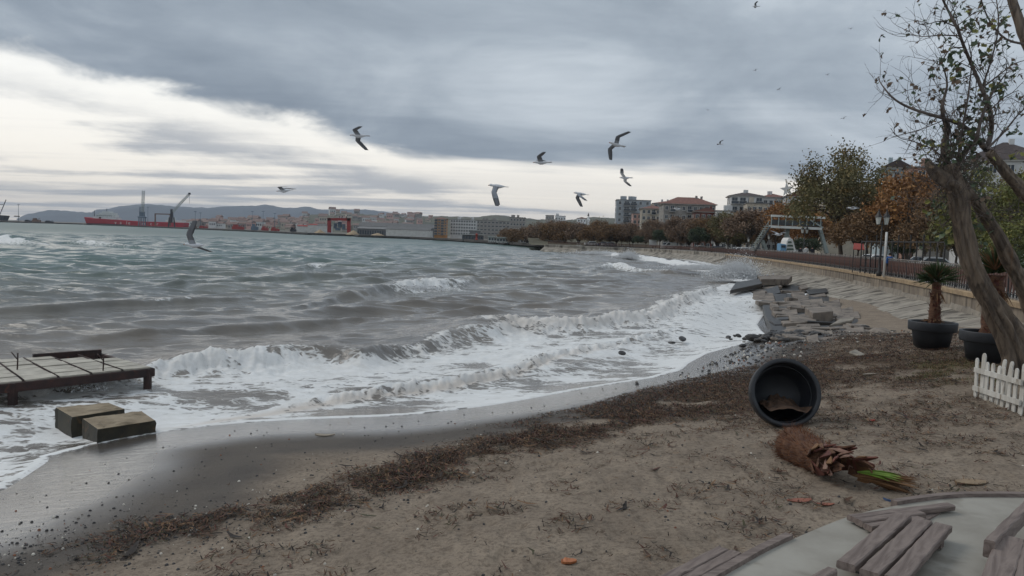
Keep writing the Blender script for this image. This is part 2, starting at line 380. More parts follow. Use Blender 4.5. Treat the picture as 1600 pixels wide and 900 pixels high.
crest(.3, [(420, 480, .0, 0, 0), (520, 462, .3, 0, 0), (600, 450, .5, .1, .1), (630, 447, .55, .9, .1), (680, 443, .55, 1., .1), (700, 441, .5, .5, 0), (740, 435, .4, .1, 0), (830, 432, .2, 0, 0)])
crest(.25, [(0, 482, .2, 0, 0), (120, 476, .3, 0, 0), (260, 468, .28, 0, 0), (380, 462, .1, 0, 0)])
crest(.25, [(150, 520, .1, 0, 0), (330, 508, .25, 0, 0), (480, 500, .22, 0, 0), (600, 490, .1, 0, 0)])
crest(.5, [(930, 416, .2, 0, 0), (955, 412, .7, .9, 0), (985, 416, .6, .6, 0), (1040, 420, .3, .3, 0)])
crest(.5, [(-30, 372, .6, .6, 0), (10, 373, .9, 1., 0), (28, 375, .7, .8, 0), (60, 380, .3, .1, 0)])
crest(.5, [(95, 376, .3, .2, 0), (140, 377, .6, .7, 0), (175, 380, .5, .4, 0), (230, 384, .2, 0, 0)])
crest(.5, [(470, 412, .2, 0, 0), (492, 410, .5, .7, 0), (512, 411, .3, .2, 0)])
crest(.5, [(300, 432, .2, 0, 0), (480, 424, .4, .0, 0), (640, 420, .2, 0, 0)])
crest(.5, [(880, 390, .2, .5, 0), (930, 393, .5, .9, 0), (990, 399, .7, 1, 0), (1060, 408, .6, 1, 0), (1120, 418, .5, 1, 0)])
WAVES = []
for k in range(60):
    L = .8*(11/.8)**random.random(); an = R(random.gauss(-74, 24)); amp = .0105*L**.7*random.uniform(.5, 1.3)
    WAVES.append((L, math.cos(an), math.sin(an), amp, random.uniform(0, 6.28)))
cols = np.concatenate([np.linspace(-78, -43, 30)[:-1], np.linspace(-43, 27, 760)])
rows = np.concatenate([np.exp(np.linspace(math.log(6.5), math.log(260), 640))[:-1], np.exp(np.linspace(math.log(260), math.log(26000), 60))])
TH, RR = np.meshgrid(np.radians(cols), rows); SX, SY = np.sin(TH)*RR, np.cos(TH)*RR
spacing = np.maximum(np.gradient(rows)[:, None]*np.ones_like(RR), RR*.0016)
sf, _, _ = poly_dist(SX, SY, FRONT); sea_s = -sf                         # metres out to sea from the wash front
near = np.hypot(SX, SY) < 70
off = np.where(near, sea_s, np.maximum(sea_s, 0))
SZ = np.zeros_like(SX); DXs = np.zeros_like(SX); DYs = np.zeros_like(SX)
calm = sst(off, 2.5, 14)*.85+.15
grp = .55+.9*fbm(SX*.06, SY*.09, 3, 51)
for L, cx, cy, amp, ph in WAVES:
    att = np.clip((L/(spacing*2.6))-.6, 0, 1); k = 2*math.pi/L
    a = k*(SX*cx+SY*cy)+ph+1.5*fbm(SX/(L*3), SY/(L*3), 2, 61)
    SZ += amp*att*grp*np.sin(a); q = .75*amp*att*grp*np.cos(a); DXs += q*cx; DYs += q*cy
SZ *= calm; DXs *= calm; DYs *= calm
foam = np.zeros_like(SX); tan = np.zeros_like(SX); churn = np.zeros_like(SX)
for i, (pts, vals) in enumerate(CR):
    if i not in (0, 1): # stop the ends from smearing
        vals = [(0,)*3]+vals+[(0,)*3]; pts = [(pts[0][0]*1.5-pts[1][0]*.5, pts[0][1]*1.5-pts[1][1]*.5)]+pts+[(pts[-1][0]*1.5-pts[-2][0]*.5, pts[-1][1]*1.5-pts[-2][1]*.5)]
    jit = (fbm(SX*.45, SY*.45, 3, 170+i)-.5)*2.2+(fbm(SX*1.8, SY*1.8, 3, 70+i)-.5)*.7
    d, arc, (A, Fm, Tn) = poly_dist(SX, SY, pts, vals); d = d+jit*np.clip(A*2, 0, 1)*.6      # + = shoreward
    A = A*(.75+.5*vnoise(arc*.6, arc*0, 80+i))
    sc = np.clip(A/.4, .35, 3); wgt = np.exp(-(d/(4*sc))**2); SZ = SZ*(1-.6*wgt)+.0
    prof = np.where(d < 0, np.exp(-(d/(1.7*sc))**2), np.exp(-(d/(.52*sc))**2)); SZ = SZ+A*prof-.16*A*np.exp(-((d-1.6*sc)/(1.1*sc))**2)
    fr = np.where(d > 0, np.exp(-(d/(1.3*sc))**2), np.exp(-(d/(.28*sc))**2))*Fm
    lip = np.exp(-((d-.05)/(.22*sc))**2)*np.clip(Fm*1.2+.25*(A > .3), 0, 1)*sst(vnoise(arc*1.7, arc*0, 90+i), .25, .6)
    foam = np.maximum(foam, np.maximum(fr*.86, lip*.75)); churn = np.maximum(churn, fr); tan = np.maximum(tan, Tn*np.exp(-((d-.25)/(.6*sc))**2))
dB, _, _ = poly_dist(SX, SY, CR[0][0]); zone = sst(dB, -.1, .8)*(off > -.5)*(RR < 75)
nz = fbm(SX*.35+3, SY*.5, 4, 101); nz2 = fbm(SX*1.2, SY*1.9, 4, 102)
lace = np.clip(.25+1.3*(nz-.34)+1.0*(nz2-.5), .04, .92)
foam = np.maximum(foam, zone*lace)
right = sst(SX-(SY-20)*.15, 1.5, 6)*(RR < 90)*sst(dB, -2, 1); foam = np.maximum(foam, right*np.clip(.55+.8*(nz2-.4), .3, .95))
foam *= 1-.9*np.exp(-((SX+5.6)/1.8)**2-((SY-11.6)/.9)**2)       # dark backwash in the lee of the blocks
wl = np.exp(-((SX+6.6)/2.2)**2-((SY-13.6)/1.6)**2); foam = np.maximum(foam, wl*.85)
alongwall = np.exp(-(np.clip(off-.5, 0, None)/np.where(RR > 45, 5., 2.5))**2)*sst(SY, 24, 34); foam = np.maximum(foam, alongwall*np.clip(.5+1.1*(nz2-.35), 0, 1))
caps = sst(fbm(SX*.22, SY*.36, 4, 111), .70, .78)*sst(SZ, .12, .3)*.65*(RR < 400); foam = np.maximum(foam, caps)
edge_line = np.exp(-((off-.06)/.10)**2); foam = np.maximum(foam, edge_line*np.where(SX < -5.2, .75, 1.0)*(RR < 45))
SZ += (fbm(SX*3, SY*3, 3, 121)-.5)*.10*sst(foam, .35, .8)*sst(off, .4, 2)*(RR < 60)+(fbm(SX*1.1, SY*1.6, 3, 122)-.5)*.10*zone*sst(off, .6, 3)
rdg = 1-np.abs(2*fbm(SX*2.6, SY*2.2, 3, 124)-1)
SZ += churn*((fbm(SX*5, SY*5, 4, 123)-.5)*.34+(rdg-.75)*.10)*sst(off, .5, 2)*(RR < 70)
foam = foam*(1-.55*churn*sst(fbm(SX*3.3, SY*2.4, 4, 125), .5, .68)*(RR < 70))
gz = np.where(RR < 50, beach_z(SX, SY, False), -2)
film = gz+.012+.03*sst(off, 0, 1.5)+.006*np.exp(-((off-.06)/.1)**2)
bl = sst(off, .3, 3.2); SZ = np.where(RR < 50, np.where(off > 0, np.maximum(film*(1-bl)+(SZ+.05)*bl, film*(RR < 40)+(-9)*(RR >= 40)), gz+.012-.15*sst(-off, 0, .35)), SZ)
silt = 1-sst(off+(fbm(SX*.05, SY*.08, 3, 131)-.5)*14, 6, 70)
thin = 1-sst(off, .1, 2.2)
def m_sea():
    m = bpy.data.materials.new('sea_water'); m.use_nodes = True; t = NT(m.node_tree); b = t.n['Principled BSDF']
    co = t.new('ShaderNodeTexCoord').outputs['Object']; A = lambda n: t.new('ShaderNodeAttribute', attribute_name=n).outputs['Fac']
    fo, tn, si, thn, ds = A('foam'), A('tan'), A('silt'), A('thin'), A('dist')
    n1 = t.noise(co, .09, 4, .6, .5)
    deep = t.mix(t.sstep(n1, .35, .65), s(76, 100, 94), s(68, 90, 86)); mud = t.mix(t.sstep(n1, .35, .65), s(118, 110, 101), s(104, 99, 94))
    col = t.mix(si, deep, mud); col = t.mix(t.math('MULTIPLY', thn, .5), col, s(88, 80, 73))
    # foam: lace that closes up where there is more of it
    sq = t.new('ShaderNodeMapping', i_Vector=co); sq.inputs['Scale'].default_value = (.75, 1.25, .4); v = sq.outputs[0]
    wv = t.noise(v, 1.6, 3, .6, 0, 1)
    wv2 = t.new('ShaderNodeVectorMath', operation='SCALE', i_0=wv, i_Scale=.6).outputs[0]
    vv = t.new('ShaderNodeVectorMath', operation='ADD', i_0=v, i_1=wv2).outputs[0]
    def edge(scale):
        n = t.new('ShaderNodeTexVoronoi', feature='DISTANCE_TO_EDGE', i_Vector=vv); n.inputs['Scale'].default_value = scale
        return t.math('SUBTRACT', 1.0, t.sstep(n.outputs['Distance'], 0, .35))
    e1 = edge(2.2); e2 = edge(6.5); n2 = t.noise(vv, 3.2, 7, .66, .4); n3 = t.noise(co, 30, 4, .7)
    pat = t.math('ADD', t.math('ADD', t.math('MULTIPLY', e1, .22), t.math('MULTIPLY', e2, .18)), t.math('ADD', t.math('MULTIPLY', n2, .62), t.math('MULTIPLY', n3, .14)))
    f = t.sstep(t.math('ADD', t.math('SUBTRACT', pat, .93), t.math('MULTIPLY', fo, .86)), -.06, .16)
    body = t.sstep(fo, .05, .6, .0, .3); f = t.math('MAXIMUM', f, t.math('MULTIPLY', body, n2))
    fc = t.mix(t.sstep(n2, .3, .7), s(228, 229, 229), s(212, 212, 210)); fc = t.mix(t.math('MULTIPLY', tn, .75), fc, s(186, 168, 150))
    t.put(b.inputs['Base Color'], t.mix(f, col, fc)); b.inputs['IOR'].default_value = 1.33
    t.put(b.inputs['Roughness'], t.math('ADD', t.math('ADD', .07, t.math('MULTIPLY', ds, .28)), t.math('MULTIPLY', f, .65)))
    t.put(b.inputs['Specular IOR Level'], t.math('SUBTRACT', .5, t.math('MULTIPLY', f, .3)))
    rp = t.new('ShaderNodeMapping', i_Vector=co); rp.inputs['Scale'].default_value = (.6, 1.2, 1); rp.inputs['Rotation'].default_value = (0, 0, R(-18))
    r1 = t.noise(rp.outputs[0], 2.4, 6, .62, .5); r2 = t.noise(rp.outputs[0], .55, 4, .6, .4)
    h = t.math('ADD', t.math('MULTIPLY', r1, .32), t.math('MULTIPLY', r2, .55)); h = t.math('ADD', h, t.math('MULTIPLY', f, t.math('ADD', .06, t.math('MULTIPLY', n3, .10))))
    bp = t.new('ShaderNodeBump', i_Height=h); bp.inputs['Distance'].default_value = .3
    t.put(bp.inputs['Strength'], t.math('SUBTRACT', .46, t.math('MULTIPLY', thn, .32)))
    t.l.new(bp.outputs[0], b.inputs['Normal']); return m
SEA = m_sea()
keep = ((off > -.4) | ((RR > 38) & (sea_s > -7))) & ~((RR < 60) & (SX > 25))
sea = obj('sea', grid_mesh('sea', SX+DXs*(RR < 300), SY+DYs*(RR < 300), SZ, SEA, {'foam': np.clip(foam, 0, 1.1), 'tan': tan, 'silt': silt, 'thin': thin, 'dist': sst(RR, 25, 400)}, keep))
tag(sea, 'choppy grey green sea breaking in white foam on the beach', kind='structure')
def sea_z(x, y): return 0.0
# ================================================================ PROMENADE, SEA WALL, LAND
M_conc = pm('old_concrete', s(150, 142, 130), s(120, 113, 104), 1.2, .9, .012, 9, spots=(s(78, 74, 68), 2.2, .55, .7))
M_cope = pm('coping_stone', s(168, 146, 116), s(140, 120, 96), 1.6, .9, .012, 8, spots=(s(96, 84, 70), 3.0, .58, .6))
M_slope = pm('revetment_concrete', s(164, 157, 145), s(126, 119, 110), .9, .92, .03, 6, stretch=(1, 1, .6), spots=(s(66, 62, 56), .8, .5, .75), detail=8)
M_face = pm('stained_wall_face', s(142, 130, 114), s(108, 98, 88), 2.2, .92, .012, 8, stretch=(1, 1, .18), spots=(s(70, 64, 56), 2.6, .52, .75), detail=7)
M_pave = pm('promenade_paving', s(150, 146, 140), s(128, 124, 118), 1.0, .9, .004)
M_road = pm('road_asphalt', s(66, 66, 68), s(56, 56, 58), .8, .92, .004)
M_earth = pm('hillside_earth', s(92, 86, 66), s(74, 70, 54), .05, .95)
M_rust = pm('railing_brown_iron', s(92, 62, 52), s(68, 46, 41), 5, .75, .002)
M_iron = pm('black_iron', s(34, 34, 36), s(48, 44, 42), 7, .6, .001)
M_grey = pm('grey_rail_paint', s(150, 144, 138), s(92, 84, 80), 5, .7)
WPX = [(1980, 560), (1760, 505), (1590, 470), (1450, 443), (1300, 418), (1180, 402), (1100, 393.6), (1000, 388), (900, 384.2), (850, 382.2)]
PATH = spline([G(x, y, 1.8) for x, y in WPX], .5)
NP_ = len(PATH)
def frame(i):
    i = max(0, min(NP_-1, i)); a = PATH[max(0, i-2)]; b = PATH[min(NP_-1, i+2)]; d = (b-a); d.z = 0; d.normalize(); return PATH[i], d, Vector((d.y, -d.x, 0))
def wp(sm, o, z):                    # sm metres along the wall, o metres inland, level z
    i = sm/.5; k = int(i); p, d, n = frame(k); p2, _, n2 = frame(k+1); f = i-k
    q = p.lerp(p2, f)+n.lerp(n2, f).normalized()*o; return Vector((q.x, q.y, z))
LEN = (NP_-1)*.5
def path_at_px(px):                  # arc length where the wall crosses that picture column
    best = min(range(NP_), key=lambda i: abs(proj(PATH[i])[0]-px)); return best*.5
def proj(p):
    v = Vector(p)-Vector((0, 0, CAMZ)); d = v.dot(fw); return 800+FPX*v.dot(rt)/d, 450-FPX*v.dot(up)/d
def strip(name, prof, s0, s1, ds, mat, label, kind='structure', parent=None):
    n = max(2, int((s1-s0)/ds)); mb = MB(); k = len(prof); vs_ = []
    for i in range(n+1):
        a = s0+(s1-s0)*i/n
        for o, z in prof: vs_.append(wp(min(a, LEN-.01), o, z))
    fs = [(i*k+j, (i+1)*k+j, (i+1)*k+j+1, i*k+j+1) for i in range(n) for j in range(k-1)]
    mb.add(vs_, fs, 0); o = mb.build(name, mat, parent)
    if not parent: tag(o, label, kind=kind)
    return o
strip('promenade', [(.3, 1.3), (.3, 1.795), (7, 1.795), (7.2, 1.795), (7.2, 1.6)], 0, LEN, 2, M_pave, 'paved promenade behind the sea wall railing')
strip('road', [(7.2, 1.66), (17, 1.66)], 0, LEN, 3, M_road, 'asphalt coast road behind the promenade')
# sea wall: backing, coping stones, face panels and slope slabs
wall = thing('sea_wall', 'long weathered concrete sea wall with sloping face below the railing', 'sea wall', PATH[30])
def wpart(mb, name, mats, bevel=0.0):
    o = mb.build(name, mats, None, bevel); o.parent = wall; o.matrix_parent_inverse = Matrix.Translation(-wall.location); return o
def slab(mb, s0, s1, prof, m=0):     # a closed piece: profile polygon (o, z) swept from s0 to s1
    k = len(prof); n = max(1, int((s1-s0)/2)); vs_ = []
    for i in range(n+1): vs_ += [wp(s0+(s1-s0)*i/n, o, z) for o, z in prof]
    fs = [tuple(range(k)), tuple(reversed(range(n*k, n*k+k)))]+[(i*k+(j+1) % k, i*k+j, (i+1)*k+j, (i+1)*k+(j+1) % k) for i in range(n) for j in range(k)]
    mb.add(vs_, fs, m)
S_NEAR, S_FAR = 6.0, 130.0
rnd = random.Random(5); a = S_NEAR
while a < S_FAR:
    L = rnd.uniform(1.2, 1.7); mb = MB(); j = rnd.uniform(-.015, .015)
    slab(mb, a+.012, a+L-.012, [(-.12+j, 1.56), (-.14+j, 1.76+j), (-.10+j, 1.80+j), (.42, 1.80+j), (.42, 1.56)]); wpart(mb, 'coping_stone', M_cope); a += L
a = S_NEAR
while a < S_FAR:
    L = rnd.uniform(2.6, 3.3); mb = MB(); j = rnd.uniform(-.02, .02)
    slab(mb, a+.01, a+L-.01, [(-.02+j, .6), (-.02+j, 1.555), (.4, 1.555), (.4, .6)]); wpart(mb, 'face_panel', M_face); a += L
a = S_NEAR
while a < S_FAR:
    L = rnd.uniform(1.7, 2.6); mb = MB(); j = rnd.uniform(-.03, .03)
    slab(mb, a+.04, a+L-.04, [(-3.9, -.45+j), (-3.7, -.22+j), (-.05, .80+j), (.3, .78), (.3, .4), (-3.4, -.6)]); wpart(mb, 'slope_slab', M_slope); a += L
mb = MB(); slab(mb, 0, S_FAR, [(-3.3, -.6), (-.1, .55), (.05, 1.5), (.38, 1.5), (.38, -.6)]); wpart(mb, 'backing', M_conc)
mb = MB(); slab(mb, S_FAR, LEN-.1, [(-4, -.5), (-.15, 1.2), (-.15, 1.8), (.42, 1.8), (.42, -.5)]); wpart(mb, 'far_wall', M_slope)

# railing: balusters like tapering brown shields between dark posts
rail = thing('promenade_railing', 'long ornamental brown iron railing on top of the sea wall', 'railing', PATH[30])
def rpart(mb, name, mats):
    o = mb.build(name, mats); o.parent = rail; o.matrix_parent_inverse = Matrix.Translation(-rail.location); return o
RH = 1.15
def baluster_mesh():
    mb = MB()
    prof = [(.03, .20), (.055, .26), (.05, .32), (.075, .42), (.125, .72), (.14, .92), (.10, 1.02)]
    for y0, y1 in ((-.025, .025),):
        vs_ = [(x, y0, z) for x, z in prof]+[(-x, y0, z) for x, z in reversed(prof)]; n = len(vs_)
        vs_ += [(x, y1, z) for x, _, z in vs_]
        mb.add(vs_, [tuple(range(n)), tuple(reversed(range(n, 2*n)))]+[((i+1) % n, i, n+i, n+(i+1) % n) for i in range(n)], 0)
    mb.box((0, 0, .10), (.05, .05, .2), 1); mb.box((0, 0, .17), (.17, .06, .035), 1); mb.box((0, 0, .03), (.12, .1, .06), 2)
    mb.bar((-.15, 0, 1.10), (-.02, 0, .92), .045, .03, 2, (0, 1, 0)); mb.bar((.15, 0, 1.10), (.02, 0, .92), .045, .03, 2, (0, 1, 0))
    return mb.mesh('baluster', [M_rust, M_iron, M_grey])
BAL = baluster_mesh(); bs = .37; nb = 0; a = S_NEAR+.1; far = MB()
while a < LEN-1:
    p, d, n = frame(int(a/.5)); q = wp(a, .12, 1.8)
    if nb < 296:
        o = bpy.data.objects.new('baluster', BAL); COL.objects.link(o); o.parent = rail; o.location = q-rail.location; o.rotation_euler = (0, 0, math.atan2(d.y, d.x)); nb += 1
    else:
        e = d*.125; far.add([q-d*.05+Vector((0, 0, .15)), q+d*.05+Vector((0, 0, .15)), q+e+Vector((0, 0, .95)), q-e+Vector((0, 0, .95))]+[x+n*.05 for x in (q-d*.05+Vector((0, 0, .15)), q+d*.05+Vector((0, 0, .15)), q+e+Vector((0, 0, .95)), q-e+Vector((0, 0, .95)))],
                       [(0, 1, 2, 3), (7, 6, 5, 4), (1, 0, 4, 5), (2, 1, 5, 6), (3, 2, 6, 7), (0, 3, 7, 4)], 0)
    a += bs
tag(rpart(far, 'far_balusters', M_rust), kind='stuff')
a = S_NEAR; PM = MB().box((0, 0, .58), (.06, .06, 1.2)).box((0, 0, 1.2), (.09, .09, .05)).mesh('post', M_iron)
while a < 150:
    o = bpy.data.objects.new('post', PM); COL.objects.link(o); o.parent = rail; o.location = wp(a, .12, 1.8)-rail.location; d = frame(int(a/.5))[1]; o.rotation_euler = (0, 0, math.atan2(d.y, d.x)); a += bs*5
for nm, z, w, h, mt in (('top_rail', RH, .09, .05, M_grey), ('upper_rail', .98, .04, .03, M_iron), ('lower_rail', .24, .05, .04, M_iron)):
    mb = MB(); slab(mb, S_NEAR, LEN-1, [(.12-w/2, 1.8+z-h/2), (.12-w/2, 1.8+z+h/2), (.12+w/2, 1.8+z+h/2), (.12+w/2, 1.8+z-h/2)]); rpart(mb, nm, mt)

# land behind, far quay, hills, mountains
gx, gy = np.meshgrid(np.linspace(-60, 460, 105), np.linspace(10, 560, 111))
PD = [(p.x, p.y) for p in PATH[::8]]
ld, _, _ = poly_dist(gx, gy, PD)
gz_ = 1.6+sst(ld, 40, 170)*6+(fbm(gx*.03, gy*.03, 3, 201)-.5)*3*sst(ld, 30, 60)
tag(obj('hillside', grid_mesh('hillside', gx, gy, gz_-.0, M_earth, None, (ld > 12) & (gx > .035*gy))), 'hillside rising behind the coast road', kind='structure')
COAST_PX = [(850, 387.5), (815, 385), (780, 382), (740, 379.5), (700, 376.6), (640, 373.5), (560, 370.5), (552, 369.2), (480, 367), (400, 362.6), (300, 358.2), (200, 354), (130, 351), (60, 348.8), (0, 347.2), (-90, 344.8)]
COAST = [G(x, y, 0) for x, y in COAST_PX]
M_quay = pm('quay_concrete', s(84, 80, 76), s(60, 58, 56), .08, .95); M_land = pm('harbour_ground', s(120, 114, 104), s(96, 92, 86), .02, .95)
mb = MB(); n = len(COAST)
mb.add([(c.x*k_, c.y*k_, z) for k_, z in ((1.003, 1.3), (3.5, 1.3)) for c in COAST], [(i, i+1, n+i+1, n+i) for i in range(n-1)], 0)
tag(mb.build('harbour_land', M_land), 'flat harbour ground behind the quay', kind='structure')
q = thing('harbour_quay', 'long low dark concrete quay across the water', 'quay', COAST[6])
for i in range(n-1):
    a, b = COAST[i], COAST[i+1]; dn = Vector((b.y-a.y, -(b.x-a.x), 0)).normalized()*8; dn = dn if dn.y > 0 else -dn
    m2 = MB(); m2.prism_dir([a+Vector((0, 0, .45))-q.location, b+Vector((0, 0, .45))-q.location, b+Vector((0, 0, 1.5))-q.location, a+Vector((0, 0, 1.5))-q.location], dn); m2.build('quay_deck', M_quay, q)
    m2 = MB(); m2.prism_dir([a+dn*.4+Vector((0, 0, -.5))-q.location, b+dn*.4+Vector((0, 0, -.5))-q.location, b+dn*.4+Vector((0, 0, .44))-q.location, a+dn*.4+Vector((0, 0, .44))-q.location], dn*.5); m2.build('quay_wall', M_quay, q)
PILE = MB().box((0, 0, .1), (1.2, 1.2, 1.4)).mesh('pile', M_quay)
for i in range(4, 14):
    a, b = COAST[i], COAST[i+1]; L = (b-a).length
    for k in range(max(1, int(L/9))):
        p = a.lerp(b, (k+.5)/max(1, int(L/9))); o = bpy.data.objects.new('pile', PILE); COL.objects.link(o); o.parent = q; o.location = p-q.location+Vector((0, .3, -.3))
def ridge(name, pts, d0, d1, d2, mat, label, amp, seed, nr=40, step=4):
    xs = np.arange(pts[0][0], pts[-1][0]+.1, step); ys = np.interp(xs, [p[0] for p in pts], [p[1] for p in pts])
    C = [P(x, y, d1) for x, y in zip(xs, ys)]; D = np.linspace(0, 1, nr); X = np.zeros((nr, len(xs))); Y = X.copy(); Z = X.copy()
    for i, dd in enumerate(D):
        d = d0+(d2-d0)*dd; h = sst(np.array([(d-d0)/(d1-d0)]), 0, 1)[0] if d < d1 else 1-.8*sst(np.array([(d-d1)/(d2-d1)]), 0, 1)[0]
        for j, c in enumerate(C): X[i, j] = c.x*d/d1; Y[i, j] = d; Z[i, j] = 1.2+(c.z-1.2)*h
    Z += (fbm(X/(d1*.02), Y/(d1*.05), 5, seed)-.5)*amp*np.sin(D*math.pi)[:, None]
    tag(obj(name, grid_mesh(name, X, Y, Z, mat)), label, kind='structure')
M_hill = pm('hill_scrub', s(86, 84, 66), s(64, 68, 54), .008, .95, detail=8, spots=(s(120, 108, 92), .02, .6, .5))
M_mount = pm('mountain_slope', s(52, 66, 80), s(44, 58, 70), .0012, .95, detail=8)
ridge('hills', [(255, 352), (300, 349), (350, 348), (400, 346), (440, 343), (470, 339), (500, 336.5), (520, 335.5), (560, 337), (600, 338), (680, 341), (720, 341), (760, 338.5), (800, 341), (840, 344), (900, 343), (930, 340), (960, 343), (1000, 345), (1080, 350), (1300, 372), (1700, 398)], 1100, 2300, 3200, M_hill, 'brown scrub hills with a town behind the harbour', 18, 211)
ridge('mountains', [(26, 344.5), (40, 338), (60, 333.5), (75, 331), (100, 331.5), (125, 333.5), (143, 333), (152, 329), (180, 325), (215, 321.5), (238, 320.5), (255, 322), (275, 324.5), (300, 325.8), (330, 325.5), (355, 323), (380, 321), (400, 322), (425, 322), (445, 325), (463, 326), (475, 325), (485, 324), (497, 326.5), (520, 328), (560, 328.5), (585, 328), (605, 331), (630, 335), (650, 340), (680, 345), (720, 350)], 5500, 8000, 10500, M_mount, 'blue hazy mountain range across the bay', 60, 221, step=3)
# ================================================================ THINGS ON THE BEACH
def rootat(o, w): o.matrix_parent_inverse = Matrix.Translation(-w.location); return o
def part(mb, name, mats, w, bevel=0.0):          # world-space geometry under a thing
    o = mb.build(name, mats, None, bevel); o.parent = w; return rootat(o, w)
M_plank = pm('weathered_plank', s(128, 114, 106), s(98, 84, 78), 5, .85, .004, 30, stretch=(1, 12, 12), spots=(s(74, 60, 56), 3, .58, .7), dist=1.2)
M_plank2 = pm('plank_grain', s(130, 117, 110), s(96, 84, 79), 16, .85, .004, 40, stretch=(.12, 1, 1), spots=(s(70, 57, 52), 10, .62, .6), dist=2.0)
M_terr = pm('terrace_concrete', s(158, 154, 145), s(138, 133, 124), 2.2, .92, .003, 60, spots=(s(112, 105, 94), 1.8, .52, .55), detail=8)
M_pot = pm('dark_plastic', s(30, 33, 38), s(38, 40, 45), 4, .55, .001, 80, spots=(s(70, 66, 62), 5, .62, .35))
M_soil = pm('potting_soil', s(62, 46, 36), s(84, 62, 46), 14, .95, .02, 30)
M_white = pm('flaking_white_paint', s(206, 203, 196), s(178, 173, 164), 6, .7, .002, 50, stretch=(1, 1, .25), spots=(s(134, 122, 108), 9, .55, .85))
M_steel = pm('rusted_steel', s(62, 42, 38), s(38, 30, 30), 5, .8, .004, 40, spots=(s(104, 62, 44), 6, .6, .6))
M_board = pm('bleached_deck_board', s(182, 176, 162), s(150, 144, 132), 3, .55, .003, 30, stretch=(1, 1, 1), spots=(s(96, 90, 82), 2.4, .6, .6))
M_block = pm('block_concrete', s(150, 136, 114), s(122, 108, 88), 3, .9, .015, 14, spots=(s(84, 74, 58), 2.5, .55, .6))
M_algae = pm('algae_stained_concrete', s(58, 52, 38), s(40, 38, 30), 4, .6, .015, 14, spots=(s(98, 72, 44), 3, .58, .7))
M_slabst = pm('apron_stone', s(136, 125, 114), s(106, 97, 89), 1.2, .75, .012, 10, spots=(s(60, 55, 50), 1.8, .52, .7))
M_darkst = pm('wet_dark_stone', s(52, 48, 46), s(36, 34, 33), 3, .45, .02, 8)

# ---- terrace of the viewer, with its curved edge
EDGE = [G(x, y, 1.9) for x, y in [(960, 990), (1060, 940), (1140, 895), (1200, 861), (1265, 831), (1330, 806), (1400, 790), (1480, 779), (1540, 777), (1640, 779), (1800, 790)]]
TE = spline([Vector((p.x, p.y, 0)) for p in EDGE], .12)
poly = [(p.x, p.y) for p in TE]+[(6.5, 2.0), (5.5, .6), (1.2, .6)]
terr = MB().prism(poly, 1.0, 1.9).build('terrace', M_terr); tag(terr, 'pale concrete terrace with a curved edge', kind='structure')
ft = MB().prism([(p.x-.32, p.y+.26) for p in spline([Vector((p.x, p.y, 0)) for p in EDGE[0:6]], .15)]+[(2.1, 4.2), (1.0, 3.4)], .95, 1.62).build('terrace_footing', M_terr); tag(ft, 'lower concrete footing of the terrace', kind='structure')
def edge_strip(i0, i1, label):
    mb = MB(); w = .045; pts = TE[i0:i1]
    for side in (0, 1): pass
    vs_ = []
    for i, p in enumerate(pts):
        d = (pts[min(i+1, len(pts)-1)]-pts[max(i-1, 0)]).normalized(); n = Vector((-d.y, d.x, 0))
        for o, z in ((.0, 1.88), (.0, 1.925), (w, 1.925), (w, 1.84)): vs_.append((p.x+n.x*o, p.y+n.y*o, z))
    fs = [(i*4+j, (i+1)*4+j, (i+1)*4+(j+1) % 4, i*4+(j+1) % 4) for i in range(len(pts)-1) for j in range(4)]+[(3, 2, 1, 0), tuple(len(vs_)-4+k for k in range(4))]
    mb.add(vs_, fs); tag(mb.build('edging_board', M_plank2), label, 'edging board')
ne = len(TE); edge_strip(2, int(ne*.40), 'thin wooden edging board along the left rim of the terrace, beside the three-slat bench top'); edge_strip(int(ne*.60), ne-2, 'thin curved wooden edging board along the far rim of the terrace')

def plank(mb, a, b, w, t, z0, z1, seed=0):       # plank lying from a to b (xy), bottom z0 at a and z1 at b; x-aligned grain is its own object
    pass
def plank_obj(name, a, b, w, t, parent, loc):
    """a board with worn edges, its grain along its length"""
    a, b = Vector(a), Vector(b); L = (b-a).length; mb = MB(); n = 14; vs_ = []; sd = random.random()*99
    for i in range(n+1):
        x = -L/2+L*i/n; e = .002
        wob = [random.uniform(-e, e) for _ in range(8)]
        c = .006
        ring = [(-w/2+c, -t/2), (w/2-c, -t/2), (w/2, -t/2+c), (w/2, t/2-c), (w/2-c, t/2), (-w/2+c, t/2), (-w/2, t/2-c), (-w/2, -t/2+c)]
        vs_ += [(x, y+wob[k], z+wob[(k+3) % 8]) for k, (y, z) in enumerate(ring)]
    fs = [(i*8+j, i*8+(j+1) % 8, (i+1)*8+(j+1) % 8, (i+1)*8+j) for i in range(n) for j in range(8)]+[tuple(reversed(range(8))), tuple(range(n*8, n*8+8))]
    mb.add(vs_, fs, 0); o = mb.build(name, M_plank2, parent); d = (b-a).normalized()
    o.rotation_euler = Euler((0, -math.asin(d.z), math.atan2(d.y, d.x))); o.location = (a+b)/2-Vector(loc); return o
